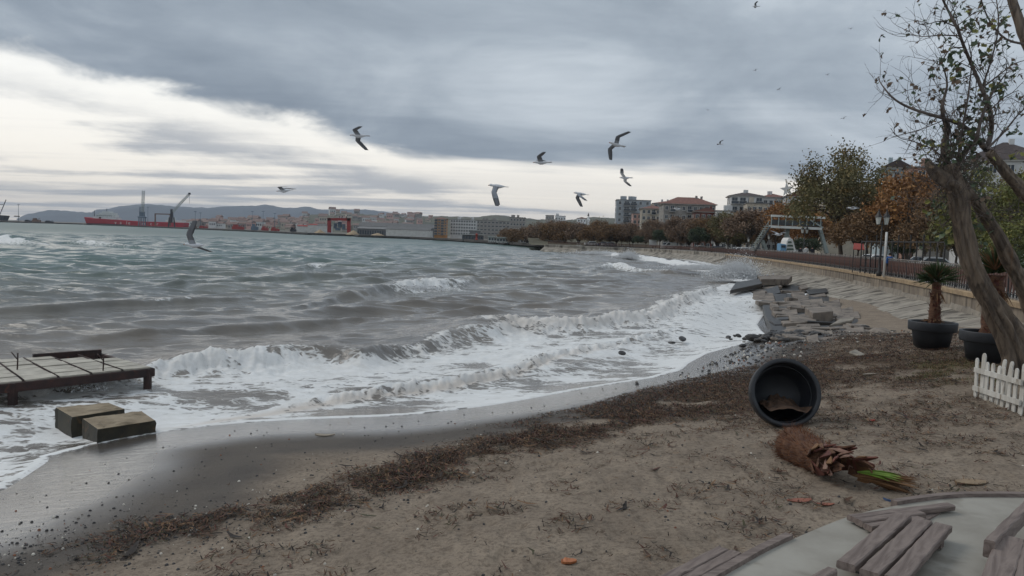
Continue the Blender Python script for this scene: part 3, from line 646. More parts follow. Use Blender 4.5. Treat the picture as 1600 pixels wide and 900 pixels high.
def slat_frame(label, ends, w, t, z, lift=.06, cross=True, tilt=0.0, cat='bench top'):
    """slats given by picture points of their two ends, lying on cross battens"""
    A = [(G(a[0], a[1], z+t), G(b[0], b[1], z+t+tilt)) for a, b in ends]
    c = sum((a+b for a, b in A), Vector())/(2*len(A)); w_ = thing('slatted_bench_top', label, cat, (c.x, c.y, z-t))
    for a, b in A: plank_obj('slat', a-Vector((0, 0, t/2)), b-Vector((0, 0, t/2)), w, t, w_, w_.location)
    if cross:
        for f in (.17, .83):
            p = A[0][0].lerp(A[0][1], f); q = A[-1][0].lerp(A[-1][1], f); e = (q-p).normalized()*w*.4
            mb = MB(); mb.bar(p-e-Vector((0, 0, t+.022)), q+e-Vector((0, 0, t+.022)), .05, .04); part(mb, 'batten', M_plank2, w_)
    return w_
zt = 1.955
slat_frame('three thick grey slats of a bench top lying loose in the middle of the terrace', [((1322, 879), (1412, 802)), ((1358, 892), (1444, 811)), ((1398, 902), (1474, 818))], .088, .04, zt)
slat_frame('long thin bench slats lying half under the middle bench top on the terrace rim', [((1330, 806), (1486, 787)), ((1342, 812), (1440, 799)), ((1356, 820), (1440, 808))], .062, .035, zt-.04)
slat_frame('three slats of a bench top jutting out over the sand at the bottom edge', [((1022, 912), (1130, 855)), ((1052, 914), (1150, 861)), ((1082, 918), (1170, 868))], .066, .035, 1.86)
slat_frame('thick weathered bench slats leaning up at the right edge of the picture', [((1556, 906), (1580, 838)), ((1608, 912), (1622, 844))], .12, .05, zt, tilt=.03)
b = thing('loose_plank', 'thin loose plank standing on edge beside the right-hand bench slats', 'plank', G(1560, 840, zt))
plank_obj('board', G(1545, 858, zt+.06), G(1612, 790, zt+.06), .05, .09, b, b.location)
b = thing('timber_offcut', 'small timber offcut at the bottom edge of the terrace', 'timber offcut', G(1285, 900, zt)); plank_obj('board', G(1270, 912, zt), G(1300, 895, zt), .05, .05, b, b.location)

# ---- pots and palms
def pot_profile(k): return [(r*k, z*k) for r, z in [(.30, 0), (.335, .02), (.40, .38), (.405, .40), (.485, .40), (.495, .42), (.50, .585), (.495, .60), (.44, .60), (.435, .585), (.415, .40), (.36, .06), (0.001, .05)]]
def pot(label, loc, k=1.0, rot=None, soil=.5, name='planter_pot'):
    w = thing(name, label, 'planter', loc); M = rot or Matrix.Identity(3)
    mb = MB(); pr = pot_profile(k); mb.lathe(pr[:4], 48, 0, mat=M); mb.add([M @ Vector((.30*k*math.cos(a_), .30*k*math.sin(a_), 0)) for a_ in [2*math.pi*j/48 for j in range(48)]], [tuple(reversed(range(48)))]); mb.lathe(pr[9:], 48, 0, mat=M); mb.build('pot_wall', M_pot, w)
    mb = MB(); mb.lathe(pr[3:10], 48, 0, mat=M); mb.build('rim', M_pot, w)
    if soil:
        mb = MB(); mb.lathe([(.41*k, soil*k), (.3*k, soil*k+.03), (.15*k, soil*k+.06), (.001, soil*k+.07)], 24, 0, mat=M); mb.build('soil', M_soil, w)
    return w
p1 = P(1455, 541, 17.1); p1.z = on_ground(p1.x, p1.y)-.01
p2 = P(1541, 565, 15.2); p2.z = on_ground(p2.x, p2.y)-.01
pot('black plastic planter with a short-crowned palm, left of the two standing pots', p1)
pot('black plastic planter behind the leaning tree trunk by the white fence', p2, 1.02)
M_ptrunk = pm('palm_fibre', s(104, 74, 54), s(70, 46, 36), 10, .95, .03, 22, stretch=(1, 1, 3))
M_pbase = pm('palm_leaf_base', s(112, 66, 54), s(70, 40, 36), 5, .8, .01)
M_frond = pm('palm_frond_green', s(66, 82, 42), s(44, 58, 32), 3, .7); M_frondd = pm('palm_frond_dry', s(128, 94, 62), s(96, 70, 48), 3, .85)
M_frondl = pm('palm_frond_lime', s(132, 160, 62), s(98, 130, 50), 3, .6)
def blades(mb, base, dirv, n, L, spread, w, m=0, droop=.3, rnd=random):
    dirv = Vector(dirv).normalized(); o = dirv.orthogonal().normalized(); o2 = dirv.cross(o)
    for _ in range(n):
        a_ = rnd.uniform(0, 6.283); t_ = spread*math.sqrt(rnd.random()); d = (dirv+(o*math.cos(a_)+o2*math.sin(a_))*t_).normalized(); l = L*rnd.uniform(.6, 1.05)
        sv = d.cross(Vector((rnd.uniform(-1, 1), rnd.uniform(-1, 1), rnd.uniform(-1, 1)))).normalized()*w*rnd.uniform(.6, 1.2)
        b0 = Vector(base)+d*rnd.uniform(0, .04); pts = [b0+d*l*f+Vector((0, 0, -1))*droop*l*f*f for f in (0, .35, .7, 1)]
        vs_ = []
        for f, q in zip((.5, 1, .8, .05), pts): vs_ += [q-sv*f, q+sv*f]
        mb.add(vs_, [(0, 1, 3, 2), (2, 3, 5, 4), (4, 5, 7, 6)], m)
def palm(label, base, h, r, crown, lean=(0, 0), dead=40):
    w = thing('potted_palm', label, 'palm', base); rn = random.Random(int(h*1000))
    pts = [Vector((lean[0]*t*t, lean[1]*t*t, -.05+h*t)) for t in [i/12 for i in range(13)]]
    mb = MB(); mb.tube(pts, [r*(1.25-.45*i/12) for i in range(13)], 14, fn=lambda i, j: 1+.14*rn.uniform(-1, 1)); mb.build('trunk', M_ptrunk, w)
    mb = MB()
    for i in range(70):
        t = rn.uniform(.05, .95); a_ = rn.uniform(0, 6.28); c = pts[int(t*12)]; rr_ = r*(1.2-.4*t); d = Vector((math.cos(a_), math.sin(a_), 0)); l = rn.uniform(.08, .16); sdv = Vector((-d.y, d.x, 0))*.03
        q0 = c+d*rr_*.9; q1 = q0+d*.03+Vector((0, 0, l*.6)); q2 = q0+d*.09+Vector((0, 0, l)); mb.add([q0-sdv, q0+sdv, q1+sdv*.8, q1-sdv*.8, q2, ], [(0, 1, 2, 3), (3, 2, 4)])
    tag(mb.build('leaf_bases', M_pbase, w), kind='stuff')
    mb = MB(); top = pts[-1]
    for k in range(crown[0]):
        a_ = rn.uniform(0, 6.28); el = rn.uniform(.15, 1.4); d = Vector((math.cos(a_)*math.cos(el), math.sin(a_)*math.cos(el), math.sin(el))); st = top+d*rn.uniform(.05, .2)
        blades(mb, st, d, 26, crown[1], .55, .012, 0 if rn.random() < .86 else 1, .12, rn)
    tag(mb.build('crown', [M_frond, M_frondd], w), kind='stuff')
    mb = MB(); blades(mb, top+Vector((0, 0, -.12)), (0, 0, -1), dead, crown[1]*.8, 1.0, .012, 0, .3, rn); blades(mb, Vector((0, 0, .05)), (0, 0, .35), 40, .35, 1.6, .018, 0, .6, rn)
    tag(mb.build('dead_fronds', M_frondd, w), kind='stuff')
    return w
palm('small palm with a tufted green head growing in the left standing pot', p1+Vector((.02, 0, .52)), 1.02, .105, (20, .40))
palm('bushier palm half hidden behind the leaning tree trunk', p2+Vector((.1, .05, .53)), 1.25, .17, (30, .62), dead=110)
# fallen pot, mouth towards the viewer
fp = P(1226, 663, 11.2); gz0 = on_ground(fp.x, fp.y)
ax = Vector((-.10, -.93, .30)).normalized(); q = Vector((0, 0, 1)).rotation_difference(ax).to_matrix()
ctr = P(1228, 613, 11.0)             # middle of the mouth
loc = ctr-ax*.60
w = pot('black plastic planter tipped on its side, mouth towards the viewer', loc, 1.0, q, 0, 'fallen_planter')
mb = MB(); rn = random.Random(3)
Minv = q.transposed()
n = 26; vs_ = []
for i in range(n):
    for j in range(n):
        u_, v_ = (i/(n-1)*2-1), j/(n-1); zz = .08+v_*.62; rad = .40*(.78+.22*v_); lx = u_*rad*.84; wz = -rad+.10+.26*(1-v_*.75)*(.6+.4*vnoise(np.array([i*.4]), np.array([j*.4]), 7)[0])-.10*u_*u_
        base_loc = Vector((lx, 0, 0)); sidev = Vector((0, 0, -1)); dn = (Minv @ sidev); dn.z = 0; dn.normalize(); acr = Vector((dn.y, -dn.x, 0))
        wz2 = max(wz, -math.sqrt(max(0, rad*rad*.94-lx*lx))); vs_.append(q @ (acr*lx-dn*wz2+Vector((0, 0, zz))))
mb.add(vs_, [(i*n+j, (i+1)*n+j, (i+1)*n+j+1, i*n+j+1) for i in range(n-1) for j in range(n-1)], 0, True); mb.build('spilled_soil', M_soil, w)

# ---- fallen palm trunk
a = P(1236, 716, 8.95); b = P(1330, 770, 7.75); a.z = on_ground(a.x, a.y)+.17; b.z = on_ground(b.x, b.y)+.13
w = thing('fallen_palm', 'uprooted palm trunk lying on the sand with shaggy roots and a few green fronds', 'palm trunk', (a.x, a.y, a.z-.15)); rn = random.Random(11)
d = (b-a).normalized(); side = d.cross(Vector((0, 0, 1))).normalized(); upv = side.cross(d)
mb = MB(); mb.tube([a+d*(b-a).length*t for t in np.linspace(-.02, .62, 14)], [.20, .21, .205, .20, .205, .20, .195, .19, .185, .18, .175, .17, .165, .16], 26, fn=lambda i, j: 1+.05*math.sin(i*2.3)+.06*rn.uniform(-1, 1)); part(mb, 'trunk', M_ptrunk, w)
mb = MB()
for _ in range(1500):                 # root hairs and trunk fibre
    t_ = rn.random()**1.8*.6; c = a+d*(b-a).length*t_; an = rn.uniform(0, 6.28); o_ = side*math.cos(an)+upv*math.sin(an); p_ = c+o_*.185; dv = (o_*rn.uniform(.3, 1)-d*rn.uniform(-.2, .9)+Vector((rn.uniform(-.5, .5), rn.uniform(-.5, .5), rn.uniform(-.3, .5)))).normalized(); l = rn.uniform(.03, .12)*(1.3-t_); sv = dv.cross(d).normalized()*.003
    mb.add([p_-sv, p_+sv, p_+dv*l], [(0, 1, 2)], 0 if rn.random() < .6 else 1)
M_rootr = pm('root_hair_red', s(134, 86, 56), s(104, 64, 42), 6, .9)
tag(part(mb, 'root_hairs', [M_rootr, M_ptrunk], w), kind='stuff')
M_husk = pm('pale_husk', s(150, 122, 108), s(104, 70, 60), 5, .75)
for k in range(46):
    t_ = rn.uniform(.48, 1.0); c = a+d*(b-a).length*t_; an = rn.uniform(-.4, 3.5); o_ = side*math.cos(an)+upv*math.sin(an); rr_ = .17-.03*t_; l = rn.uniform(.16, .34); wd = rn.uniform(.03, .065)
    lift = rn.uniform(.02, .12); dv = (d*.95+o_*lift*3+side*rn.uniform(-.3, .3)).normalized(); sv = d.cross(o_).normalized()*wd; q0 = c+o_*rr_
    mb = MB(); q1 = q0+dv*l*.5+o_*.02; q2 = q0+dv*l+o_*lift*.4
    mb.add([q0-sv, q0+sv, q1-sv*.9+o_*.01, q1+sv*.9+o_*.01, q2-sv*.25, q2+sv*.25]+[x-o_*.012 for x in (q0-sv, q0+sv, q1-sv*.9, q1+sv*.9, q2-sv*.25, q2+sv*.25)], [(0, 1, 3, 2), (2, 3, 5, 4), (7, 6, 8, 9), (9, 8, 10, 11), (0, 2, 8, 6), (2, 4, 10, 8), (1, 7, 9, 3), (3, 9, 11, 5), (4, 5, 11, 10), (0, 6, 7, 1)], 0)
    part(mb, 'leaf_base', [M_pbase, M_husk, M_ptrunk, M_frondd][rn.choice((0, 0, 0, 1, 2, 2, 3))], w)
mb = MB(); tip = a+d*(b-a).length*1.0; blades(mb, tip+Vector((0, .02, -.02)), (.8, -.28, .02), 130, .62, .24, .010, 0, .12, rn); blades(mb, tip+Vector((.03, -.03, .03)), (.85, -.35, .12), 46, .40, .16, .012, 1, .16, rn)
tag(part(mb, 'fronds', [M_frondd, M_frondl], w), kind='stuff')

# ---- white picket fence
fa = P(1523, 620, 12.0); fb = P(1592, 641, 10.9); fa.z = on_ground(fa.x, fa.y); fb.z = on_ground(fb.x, fb.y)
w = thing('picket_fence', 'low white picket fence with flaking paint in front of the leaning tree', 'fence', fa)
d = (fb-fa); d.normalize(); dirs = Vector((d.x, d.y, 0)).normalized(); nrm = Vector((dirs.y, -dirs.x, 0))
if nrm.y > 0: nrm = -nrm
def picket(w, p, h, wd, tl=0.0, name='picket', th=.018):
    pr = [(-wd/2, -.04), (wd/2, -.04), (wd/2, h-wd*.5), (wd*.3, h-wd*.12), (0, h), (-wd*.3, h-wd*.12), (-wd/2, h-wd*.5)]
    mb = MB(); ux = (dirs+Vector((0, 0, tl))).normalized(); uz = Vector((-dirs.x*tl, -dirs.y*tl, 1)).normalized()
    mb.prism_dir([p+ux*x+uz*z for x, z in pr], nrm*th); part(mb, name, M_white, w)
Lf = (fb-fa).length; npk = 9
for i in range(npk):
    f = i/(npk-1); p = fa.lerp(fb, f); corner = i in (1, 8)
    picket(w, p+nrm*(.012 if corner else .0), (.74 if corner else .63)+random.uniform(-.02, .02), .095 if corner else .075, random.uniform(-.05, .05))
for z in (.17, .46):
    mb = MB(); mb.bar(fa-dirs*.02+Vector((0, 0, z))-nrm*.02, fb+dirs*.05+Vector((0, 0, z))-nrm*.02, .03, .075); part(mb, 'rail', M_white, w)
    mb = MB(); mb.bar(fb+Vector((0, 0, z-.02))+nrm*.03, fb+Vector((.9, .15, z-.02))+nrm*.03, .03, .075); part(mb, 'rail', M_white, w)
for k in range(3):
    picket(w, fb+Vector((.22+.25*k, .04*k, 0)), .62, .075, random.uniform(-.03, .03))
w2 = thing('picket_fence', 'two tilted white pickets poking up behind the white fence beside the trunk', 'fence', fa+Vector((1.0, .6, 0)))
for k, (px_, py_) in enumerate(((1560, 590), (1572, 588))):
    p = P(px_, py_, 11.9); p.z = on_ground(p.x, p.y); picket(w2, p, .60-.04*k, .08, -.22)

# ---- ruined steel platform and the two blocks in the surf
zc = .45
c0, c1, c2, c3 = G(-150, 618, zc), G(238, 577, zc), G(158, 554, zc), G(-150, 576, zc)      # near-left, near-right, far-right, far-left
w = thing('ruined_platform', 'rusty steel platform with bleached deck boards standing in the surf', 'platform', (c1.x, c1.y, 0))
e_n = (c1-c0).normalized(); e_s = (c2-c1).normalized()
for nm, p, q, h in (('front_beam', c0, c1, .17), ('side_beam', c1, c2, .16), ('back_beam', c3, c2, .16)):
    mb = MB(); off_ = Vector((0, 0, -h/2+.02)); mb.bar(p+off_-(q-p).normalized()*.03, q+off_+(q-p).normalized()*.03, .09, h); part(mb, nm, M_steel, w, .006)
for k in range(1, 7):
    f = k/7; mb = MB(); p = c0.lerp(c1, f); q = c3.lerp(c2, f); mb.bar(p+Vector((0, 0, -.02)), q+Vector((0, 0, -.02)), .06, .1); part(mb, 'joist', M_steel, w)
    mb = MB(); mb.tube([p+Vector((0, 0, .055)), q+Vector((0, 0, .055))], .012, 6); part(mb, 'rod', M_steel, w)
nbd = 6
for k in range(7):                    # boards between joists, in rows along the deck
    for r_ in range(nbd):
        f0, f1 = k/7+.006, (k+1)/7-.006; g0, g1 = (r_+.06)/nbd, (r_+.94)/nbd
        if (r_ == nbd-1 and k in (5, 6)) or (r_ >= nbd-1 and k in (1,)) or (r_ >= nbd-2 and k == 6): continue
        A_ = c0.lerp(c1, f0).lerp(c3.lerp(c2, f0), g0); B_ = c0.lerp(c1, f1).lerp(c3.lerp(c2, f1), g0); C_ = c0.lerp(c1, f1).lerp(c3.lerp(c2, f1), g1); D_ = c0.lerp(c1, f0).lerp(c3.lerp(c2, f0), g1)
        mb = MB(); dz = random.uniform(-.008, .01); mb.prism_dir([x+Vector((0, 0, .018+dz+random.uniform(-.006, .006))) for x in (A_, B_, C_, D_)], (0, 0, .03)); part(mb, 'deck_board', M_board, w)
mb = MB(); mb.bar(c3.lerp(c2, .62)+Vector((0, 0, .05)), c2+Vector((0, 0, .05)), .1, .14); part(mb, 'upstand', M_steel, w)
for p, ln in ((c1-e_n*.1, .62), (c1-e_n*.04+e_s*.12, .5), (c0.lerp(c1, .385), .8), (c2-e_n*.1, .8), (c3.lerp(c2, .4), .8)):
    mb = MB(); mb.box((p.x, p.y, zc-ln/2-.03), (.13, .11, ln+.1)); part(mb, 'leg', M_steel, w, .006)
for px_, py_ in ((161, 580), (27, 578)):
    p = G(px_, py_, zc+.04); mb = MB(); mb.tube([p, p+Vector((.01, 0, .2)), p+Vector((.0, .02, .34))], .014, 6); part(mb, 'bent_rod', M_steel, w); mb = MB(); mb.tube([p+Vector((-.12, 0, .36)), p+Vector((0, 0, .22))], .010, 6); part(mb, 'bent_rod', M_steel, w)
def rough_block(name, label, cat, corners, z0, z1, mats, seed, sub=9):
    """a chipped block from four ground corners"""
    w_ = thing(name, label, cat, (sum((c.x for c in corners))/4, sum((c.y for c in corners))/4, z0)); bm = bmesh.new(); rn_ = random.Random(seed)
    vb = [bm.verts.new((c.x, c.y, z0)) for c in corners]; vt = [bm.verts.new((c.x, c.y, z1)) for c in corners]
    bm.faces.new(vb[::-1]); bm.faces.new(vt)
    for i in range(4): bm.faces.new((vb[i], vb[(i+1) % 4], vt[(i+1) % 4], vt[i]))
    bmesh.ops.subdivide_edges(bm, edges=bm.edges[:], cuts=sub, use_grid_fill=True); bmesh.ops.recalc_face_normals(bm, faces=bm.faces[:]); bm.normal_update()
    xs = np.array([v.co[:] for v in bm.verts]); nn = fbm(xs[:, 0]*5+xs[:, 2]*3, xs[:, 1]*5+xs[:, 2]*4, 4, seed)
    nrms = [v.normal.copy() for v in bm.verts]
    for v, k, n_ in zip(bm.verts, nn, nrms):
        edge_ = sum(abs(c_) > .3 for c_ in n_) > 1
        v.co += n_*((k-.5)*.09-(.09*max(0, k-.3) if edge_ else 0))
    bm.faces.ensure_lookup_table(); me_t = bpy.data.meshes.new('top'); me_b = bpy.data.meshes.new('side')
    for f_ in bm.faces: f_.material_index = 0 if f_.normal.z > .6 else 1
    me = bpy.data.meshes.new('body'); bm.to_mesh(me); bm.free(); me.materials.append(mats[0]); me.materials.append(mats[1]); o = obj('body', me, w_); o.matrix_parent_inverse = Matrix.Translation(-w_.location); return w_
B1 = [G(128, 653, .3), G(152, 670, .3), G(244, 656, .3), G(222, 641, .3)]
B2 = [G(86, 635, .3), G(112, 650, .3), G(196, 637, .3), G(170, 627, .3)]
def _(): pass
rough_block('concrete_block', 'squared mossy concrete block in the wash, nearer of the pair', 'concrete block', B1, -.25, .3, (M_block, M_algae), 5)
rough_block('concrete_block', 'tilted mossy concrete block behind the nearer one, beside the platform', 'concrete block', B2, -.3, .29, (M_block, M_algae), 8)

# ---- stone apron at the foot of the sea wall
ap = thing('stone_apron', 'broken stone apron washed by waves at the foot of the sea wall', 'stone apron', G(1250, 490, .3)); rn = random.Random(17)
def stone(pts, z, t, mat, tilt=(0, 0)):
    c = sum(pts, Vector())/len(pts); mb = MB(); top = []
    for p in pts: top.append(Vector((p.x, p.y, z+(p.x-c.x)*tilt[0]+(p.y-c.y)*tilt[1]+rn.uniform(-.02, .02))))
    k = len(pts); bot = [p-Vector((0, 0, t)) for p in top]; inn = [c.lerp(p, .93)+Vector((0, 0, p.z-c.z+.03)) for p in top]
    inn = [Vector((c.x+(p.x-c.x)*.92, c.y+(p.y-c.y)*.92, p.z+.025)) for p in top]
    mb.add(bot+top+inn, [tuple(range(2*k, 3*k))]+[(i, (i+1) % k, k+(i+1) % k, k+i) for i in range(k)]+[(k+i, k+(i+1) % k, 2*k+(i+1) % k, 2*k+i) for i in range(k)]); part(mb, 'stone', mat, ap)
# rows of slabs between the water and the slope
rows_ = 17
for i in range(rows_):
    v = i/(rows_-1); y_ = lerp(446, 528, v**.9); xl = lerp(1196, 1232, v)+(-20 if i < 5 else 0)+(-8 if 9 < i < 13 else 0); xr = lerp(1272, 1372, v)+(-60*max(0, (v-.75))/.25); x_ = xl
    hgt = 4.4+3.2*v
    while x_ < xr:
        wd = rn.uniform(12, 46)*(.65+.6*v)
        if rn.random() < .86:
            gq = G(x_+wd/2, y_, .25); z_ = max(.09, on_ground(gq.x, gq.y)+.06)+rn.choice((-.05, 0, 0, .04, .12))+rn.uniform(-.02, .05); sk = rn.uniform(4, 9)
            sk *= 1.6; c4 = [(x_, y_+hgt*1.02), (x_+wd*.94, y_+hgt*1.02-rn.uniform(0, 1)), (x_+wd*.94-sk*.3, y_-rn.uniform(-.4, 1)), (x_-sk*.6, y_+rn.uniform(0, 1))]
            stone([G(a_, b_, z_) for a_, b_ in c4], z_, .22, M_slabst if rn.random() < .86 else M_darkst, (rn.uniform(-.10, .12), rn.uniform(-.08, .10)))
        x_ += wd
mb = MB(); mb.prism_dir([Vector((p.x, p.y, -.3)) for p in [G(x, y, .1) for x, y in ((1186, 452), (1262, 440), (1372, 512), (1300, 532), (1216, 530), (1196, 490))]], (0, 0, .33)); part(mb, 'rubble_bed', M_darkst, ap)
def big(name, label, px, z, t, mat, cat='concrete slab', tilt=(0, 0)):
    pts = [G(a_, b_, z) for a_, b_ in px]; c = sum(pts, Vector())/len(pts); w_ = thing(name, label, cat, (c.x, c.y, z-t)); mb = MB()
    top = [Vector((p.x, p.y, z+(p.x-c.x)*tilt[0]+(p.y-c.y)*tilt[1])) for p in pts]; mb.prism_dir([p-Vector((0, 0, t)) for p in top], (0, 0, t), 0); part(mb, 'body', mat, w_, .03); return w_
big('concrete_slab', 'long dark slab jutting from the sea wall foot towards the breaking wave', [(1141, 450), (1190, 443), (1192, 437), (1150, 441)], .55, .28, M_darkst, tilt=(.0, .02))
big('concrete_slab', 'broad raised concrete ledge against the sea wall where the wave breaks', [(1189, 436), (1232, 436), (1238, 431), (1183, 429)], .8, .5, M_slabst)
big('concrete_block', 'large square concrete block half buried at the foot of the slope', [(1270, 489), (1302, 486), (1298, 479), (1258, 480)], .52, .5, M_slabst, 'concrete block')
big('concrete_slab', 'thin pale broken slab resting on dark rock below the slope', [(1296, 506), (1332, 500), (1336, 496), (1312, 498)], .66, .1, M_conc, tilt=(.03, 0))
big('flat_stone', 'flat pale paving piece lying on the seaweed beyond the fallen pot', [(1326, 549), (1344, 556), (1352, 553), (1337, 545)], .86, .06, M_conc, 'stone')
def rock_mesh(seed, m):
    bm = bmesh.new(); bmesh.ops.create_icosphere(bm, subdivisions=2, radius=1); rn_ = random.Random(seed); ax_ = [Vector((rn_.gauss(0, 1), rn_.gauss(0, 1), rn_.gauss(0, 1))).normalized() for _ in range(9)]
    for v in bm.verts:
        k = min(.62+.5*rn_.random()*0+.38*(1-max(0, v.co.dot(a_))) + .1 for a_ in ax_); v.co *= k; v.co.z *= .7
    me = bpy.data.meshes.new('rock'); bm.to_mesh(me); bm.free(); me.materials.append(m); return me
ROCKS = [rock_mesh(k, M_darkst) for k in range(5)]+[rock_mesh(9, M_slabst)]
def rock(px, py, size, label, z=None, flat=1.0, group='dark rocks at the end of the stone apron'):
    p = G(px, py, .3); gz1 = max(.14, on_ground(p.x, p.y)+.02) if z is None else z; p = G(px, py, gz1); o = obj('rock', rn.choice(ROCKS), None, 0, (p.x, p.y, gz1+size*.2)); o.scale = (size*rn.uniform(.9, 1.5), size*rn.uniform(.8, 1.2), size*flat*rn.uniform(.7, 1)); o.rotation_euler = (rn.uniform(-.3, .3), rn.uniform(-.3, .3), rn.uniform(0, 6.28)); tag(o, label, 'rock', group)
for k in range(90):
    px_ = rn.triangular(1140, 1300, 1215); py_ = rn.gauss(528, 5)+(1215-px_)*.05; rock(px_, py_, rn.uniform(.07, .24)*(1.1 if k < 14 else .75), 'dark wet rock of the heap where stone apron and sand meet')
for px_, py_, sz, lb in ((972, 553, .16, 'low dark rock in the foam, nearest the swash edge'), (1050, 537, .13, 'dark rock standing in the thin foam left of the rock heap'), (1138, 528, .16, 'dark lone rock at the left end of the rock heap'), (1066, 531, .2, 'flat pale rock awash in foam beside a darker one')):
    rock(px_, py_, sz, lb, .06, .6, 'lone rocks in the wash')
for k, (px_, py_, sz) in enumerate(((1375, 522, .38), (1405, 530, .28), (1352, 512, .2), (1318, 519, .2))):
    rock(px_, py_, sz, ['largest dark boulder in front of the slope left of the pot', 'dark boulder touching the foot of the left standing pot\'s bank', 'small dark boulder right of the thin pale slab', 'small dark boulder below the thin pale slab'][k], None, .7, 'boulders below the slope')
# ================================================================ LEANING TREE, SEAWEED, LITTER
M_bark = pm('furrowed_bark', s(116, 102, 88), s(66, 57, 50), 9, .92, .03, 16, stretch=(1, 1, .22), spots=(s(120, 88, 58), 3, .6, .6), dist=.8)
M_twig = pm('twig_bark', s(92, 82, 76), s(70, 62, 58), 8, .9)
M_leafg = pm('tree_leaf_green', s(62, 78, 46), s(42, 56, 36), 6, .6); M_leafy = pm('tree_leaf_yellow', s(128, 126, 56), s(98, 98, 44), 6, .65); M_leafb = pm('tree_leaf_brown', s(98, 80, 62), s(72, 58, 46), 6, .8)
TD = 12.6; tb = P(1598, 585, TD); tb.z = on_ground(tb.x, tb.y)
tree = thing('leaning_tree', 'leaning old tree with furrowed bark, bare twigs and few torn leaves, at right edge', 'tree', tb); rn = random.Random(23)
def bark_tube(pts, rad, n, name, mat=M_bark, seed=1, amp=.30):
    P3 = spline(pts, .10); k = len(P3); rd = [float(np.interp(i/(k-1), np.linspace(0, 1, len(rad)), rad)) for i in range(k)]
    J = np.arange(n); rid = [vnoise(np.array([i*.22+j*0 for j in J]), J*.75+seed*10, seed)-.5+.7*(vnoise(np.array([i*.5 for j in J]), J*1.7, seed+3)-.5) for i in range(k)]
    mb = MB(); mb.tube(P3, rd, n, fn=lambda i, j: 1+amp*rid[i][j]*2); return part(mb, name, mat, tree)
def TP(px, py, dd=0.0): return P(px, py, TD+dd)
bark_tube([tb+Vector((.05, 0, -.15)), TP(1586, 545), TP(1562, 495), TP(1532, 442), TP(1513, 395), TP(1505, 355), TP(1499, 318), TP(1492, 288), TP(1480, 256)], [.33, .245, .20, .18, .152, .138, .128, .13, .15, .09], 44, 'trunk', seed=4)
bark_tube([TP(1492, 288), TP(1474, 278), TP(1458, 268), TP(1448, 252)], [.15, .12, .10, .05], 22, 'broken_stub', seed=9)
bark_tube([TP(1640, 540, .9), TP(1610, 470, .8), TP(1582, 415, .7), TP(1560, 372, .6), TP(1538, 335, .5), TP(1515, 304, .3), TP(1500, 285, .1)], [.21, .14, .115, .10, .09, .08, .07], 30, 'limb', seed=6)
bark_tube([TP(1680, 420, 1.2), TP(1640, 345, 1.1), TP(1602, 302, 1), TP(1578, 276, .9), TP(1558, 252, .9), TP(1541, 234, .8)], [.18, .14, .115, .10, .09, .07], 28, 'limb', seed=7)
bark_tube([TP(1690, 260, 1.), TP(1640, 140, 1.), TP(1604, 70, 1.), TP(1592, 35, 1.), TP(1580, -10, 1.), TP(1570, -60, 1.)], [.12, .10, .085, .08, .07, .05], 18, 'limb', seed=8)
tw = MB(); lf = MB(); LEAFPTS = []
def leaf(p, size, m):
    a_ = Vector((rn.gauss(0, 1), rn.gauss(0, 1), rn.gauss(0, .7)-.5)).normalized(); b_ = a_.orthogonal().normalized(); c_ = a_.cross(b_); fold = rn.uniform(.15, .5)
    out = [(0, 0), (.32, .28), (.52, .22), (.46, .55), (.75, .62), (.42, .8), (0, 1.1)]
    pts = [Vector(p)+a_*(y*size)+b_*(x*size)+c_*(abs(x)*fold*size) for x, y in out]+[Vector(p)+a_*(y*size)-b_*(x*size)+c_*(abs(x)*fold*size) for x, y in out[1:-1]]
    lf.add(pts, [(0, 1, 3), (1, 2, 3), (3, 5, 6, 0), (3, 4, 5), (0, 9, 7), (7, 9, 8), (0, 6, 11, 9), (9, 11, 10)], m)
def twig(p, d, L, r, lvl, leafy=.3):
    n = 7; pts = [Vector(p)]; d = Vector(d).normalized(); bend = Vector((rn.gauss(0, .10), rn.gauss(0, .10), rn.gauss(.05, .10)))
    for i in range(n):
        d = (d+bend+Vector((rn.gauss(0, .09), rn.gauss(0, .09), rn.gauss(0, .09)))).normalized(); pts.append(pts[-1]+d*L/n)
    tw.tube(pts, [r*(1-.75*i/n) for i in range(n+1)], 5, cap=False)
    if lvl > 0:
        for k in range(rn.randint(2, 4)):
            i = rn.randint(1, n-1); dd = (pts[i+1]-pts[i]).normalized(); o_ = Vector((rn.gauss(0, 1), rn.gauss(0, .8), rn.gauss(.1, 1))).normalized(); twig(pts[i], dd*.6+o_*.8, L*rn.uniform(.35, .6), r*.55, lvl-1, leafy)
    else:
        for i in range(2, n+1, 2): # buds
            tw.add([pts[i]+Vector((rn.uniform(-.012, .012), 0, rn.uniform(-.012, .012))) for _ in range(3)], [(0, 1, 2)])
    if rn.random() < leafy:
        for _ in range(rn.randint(1, 3)): leaf(pts[-1]+Vector((rn.gauss(0, .02), rn.gauss(0, .02), rn.gauss(0, .02))), rn.uniform(.05, .085), rn.choice((0, 0, 2, 2)))
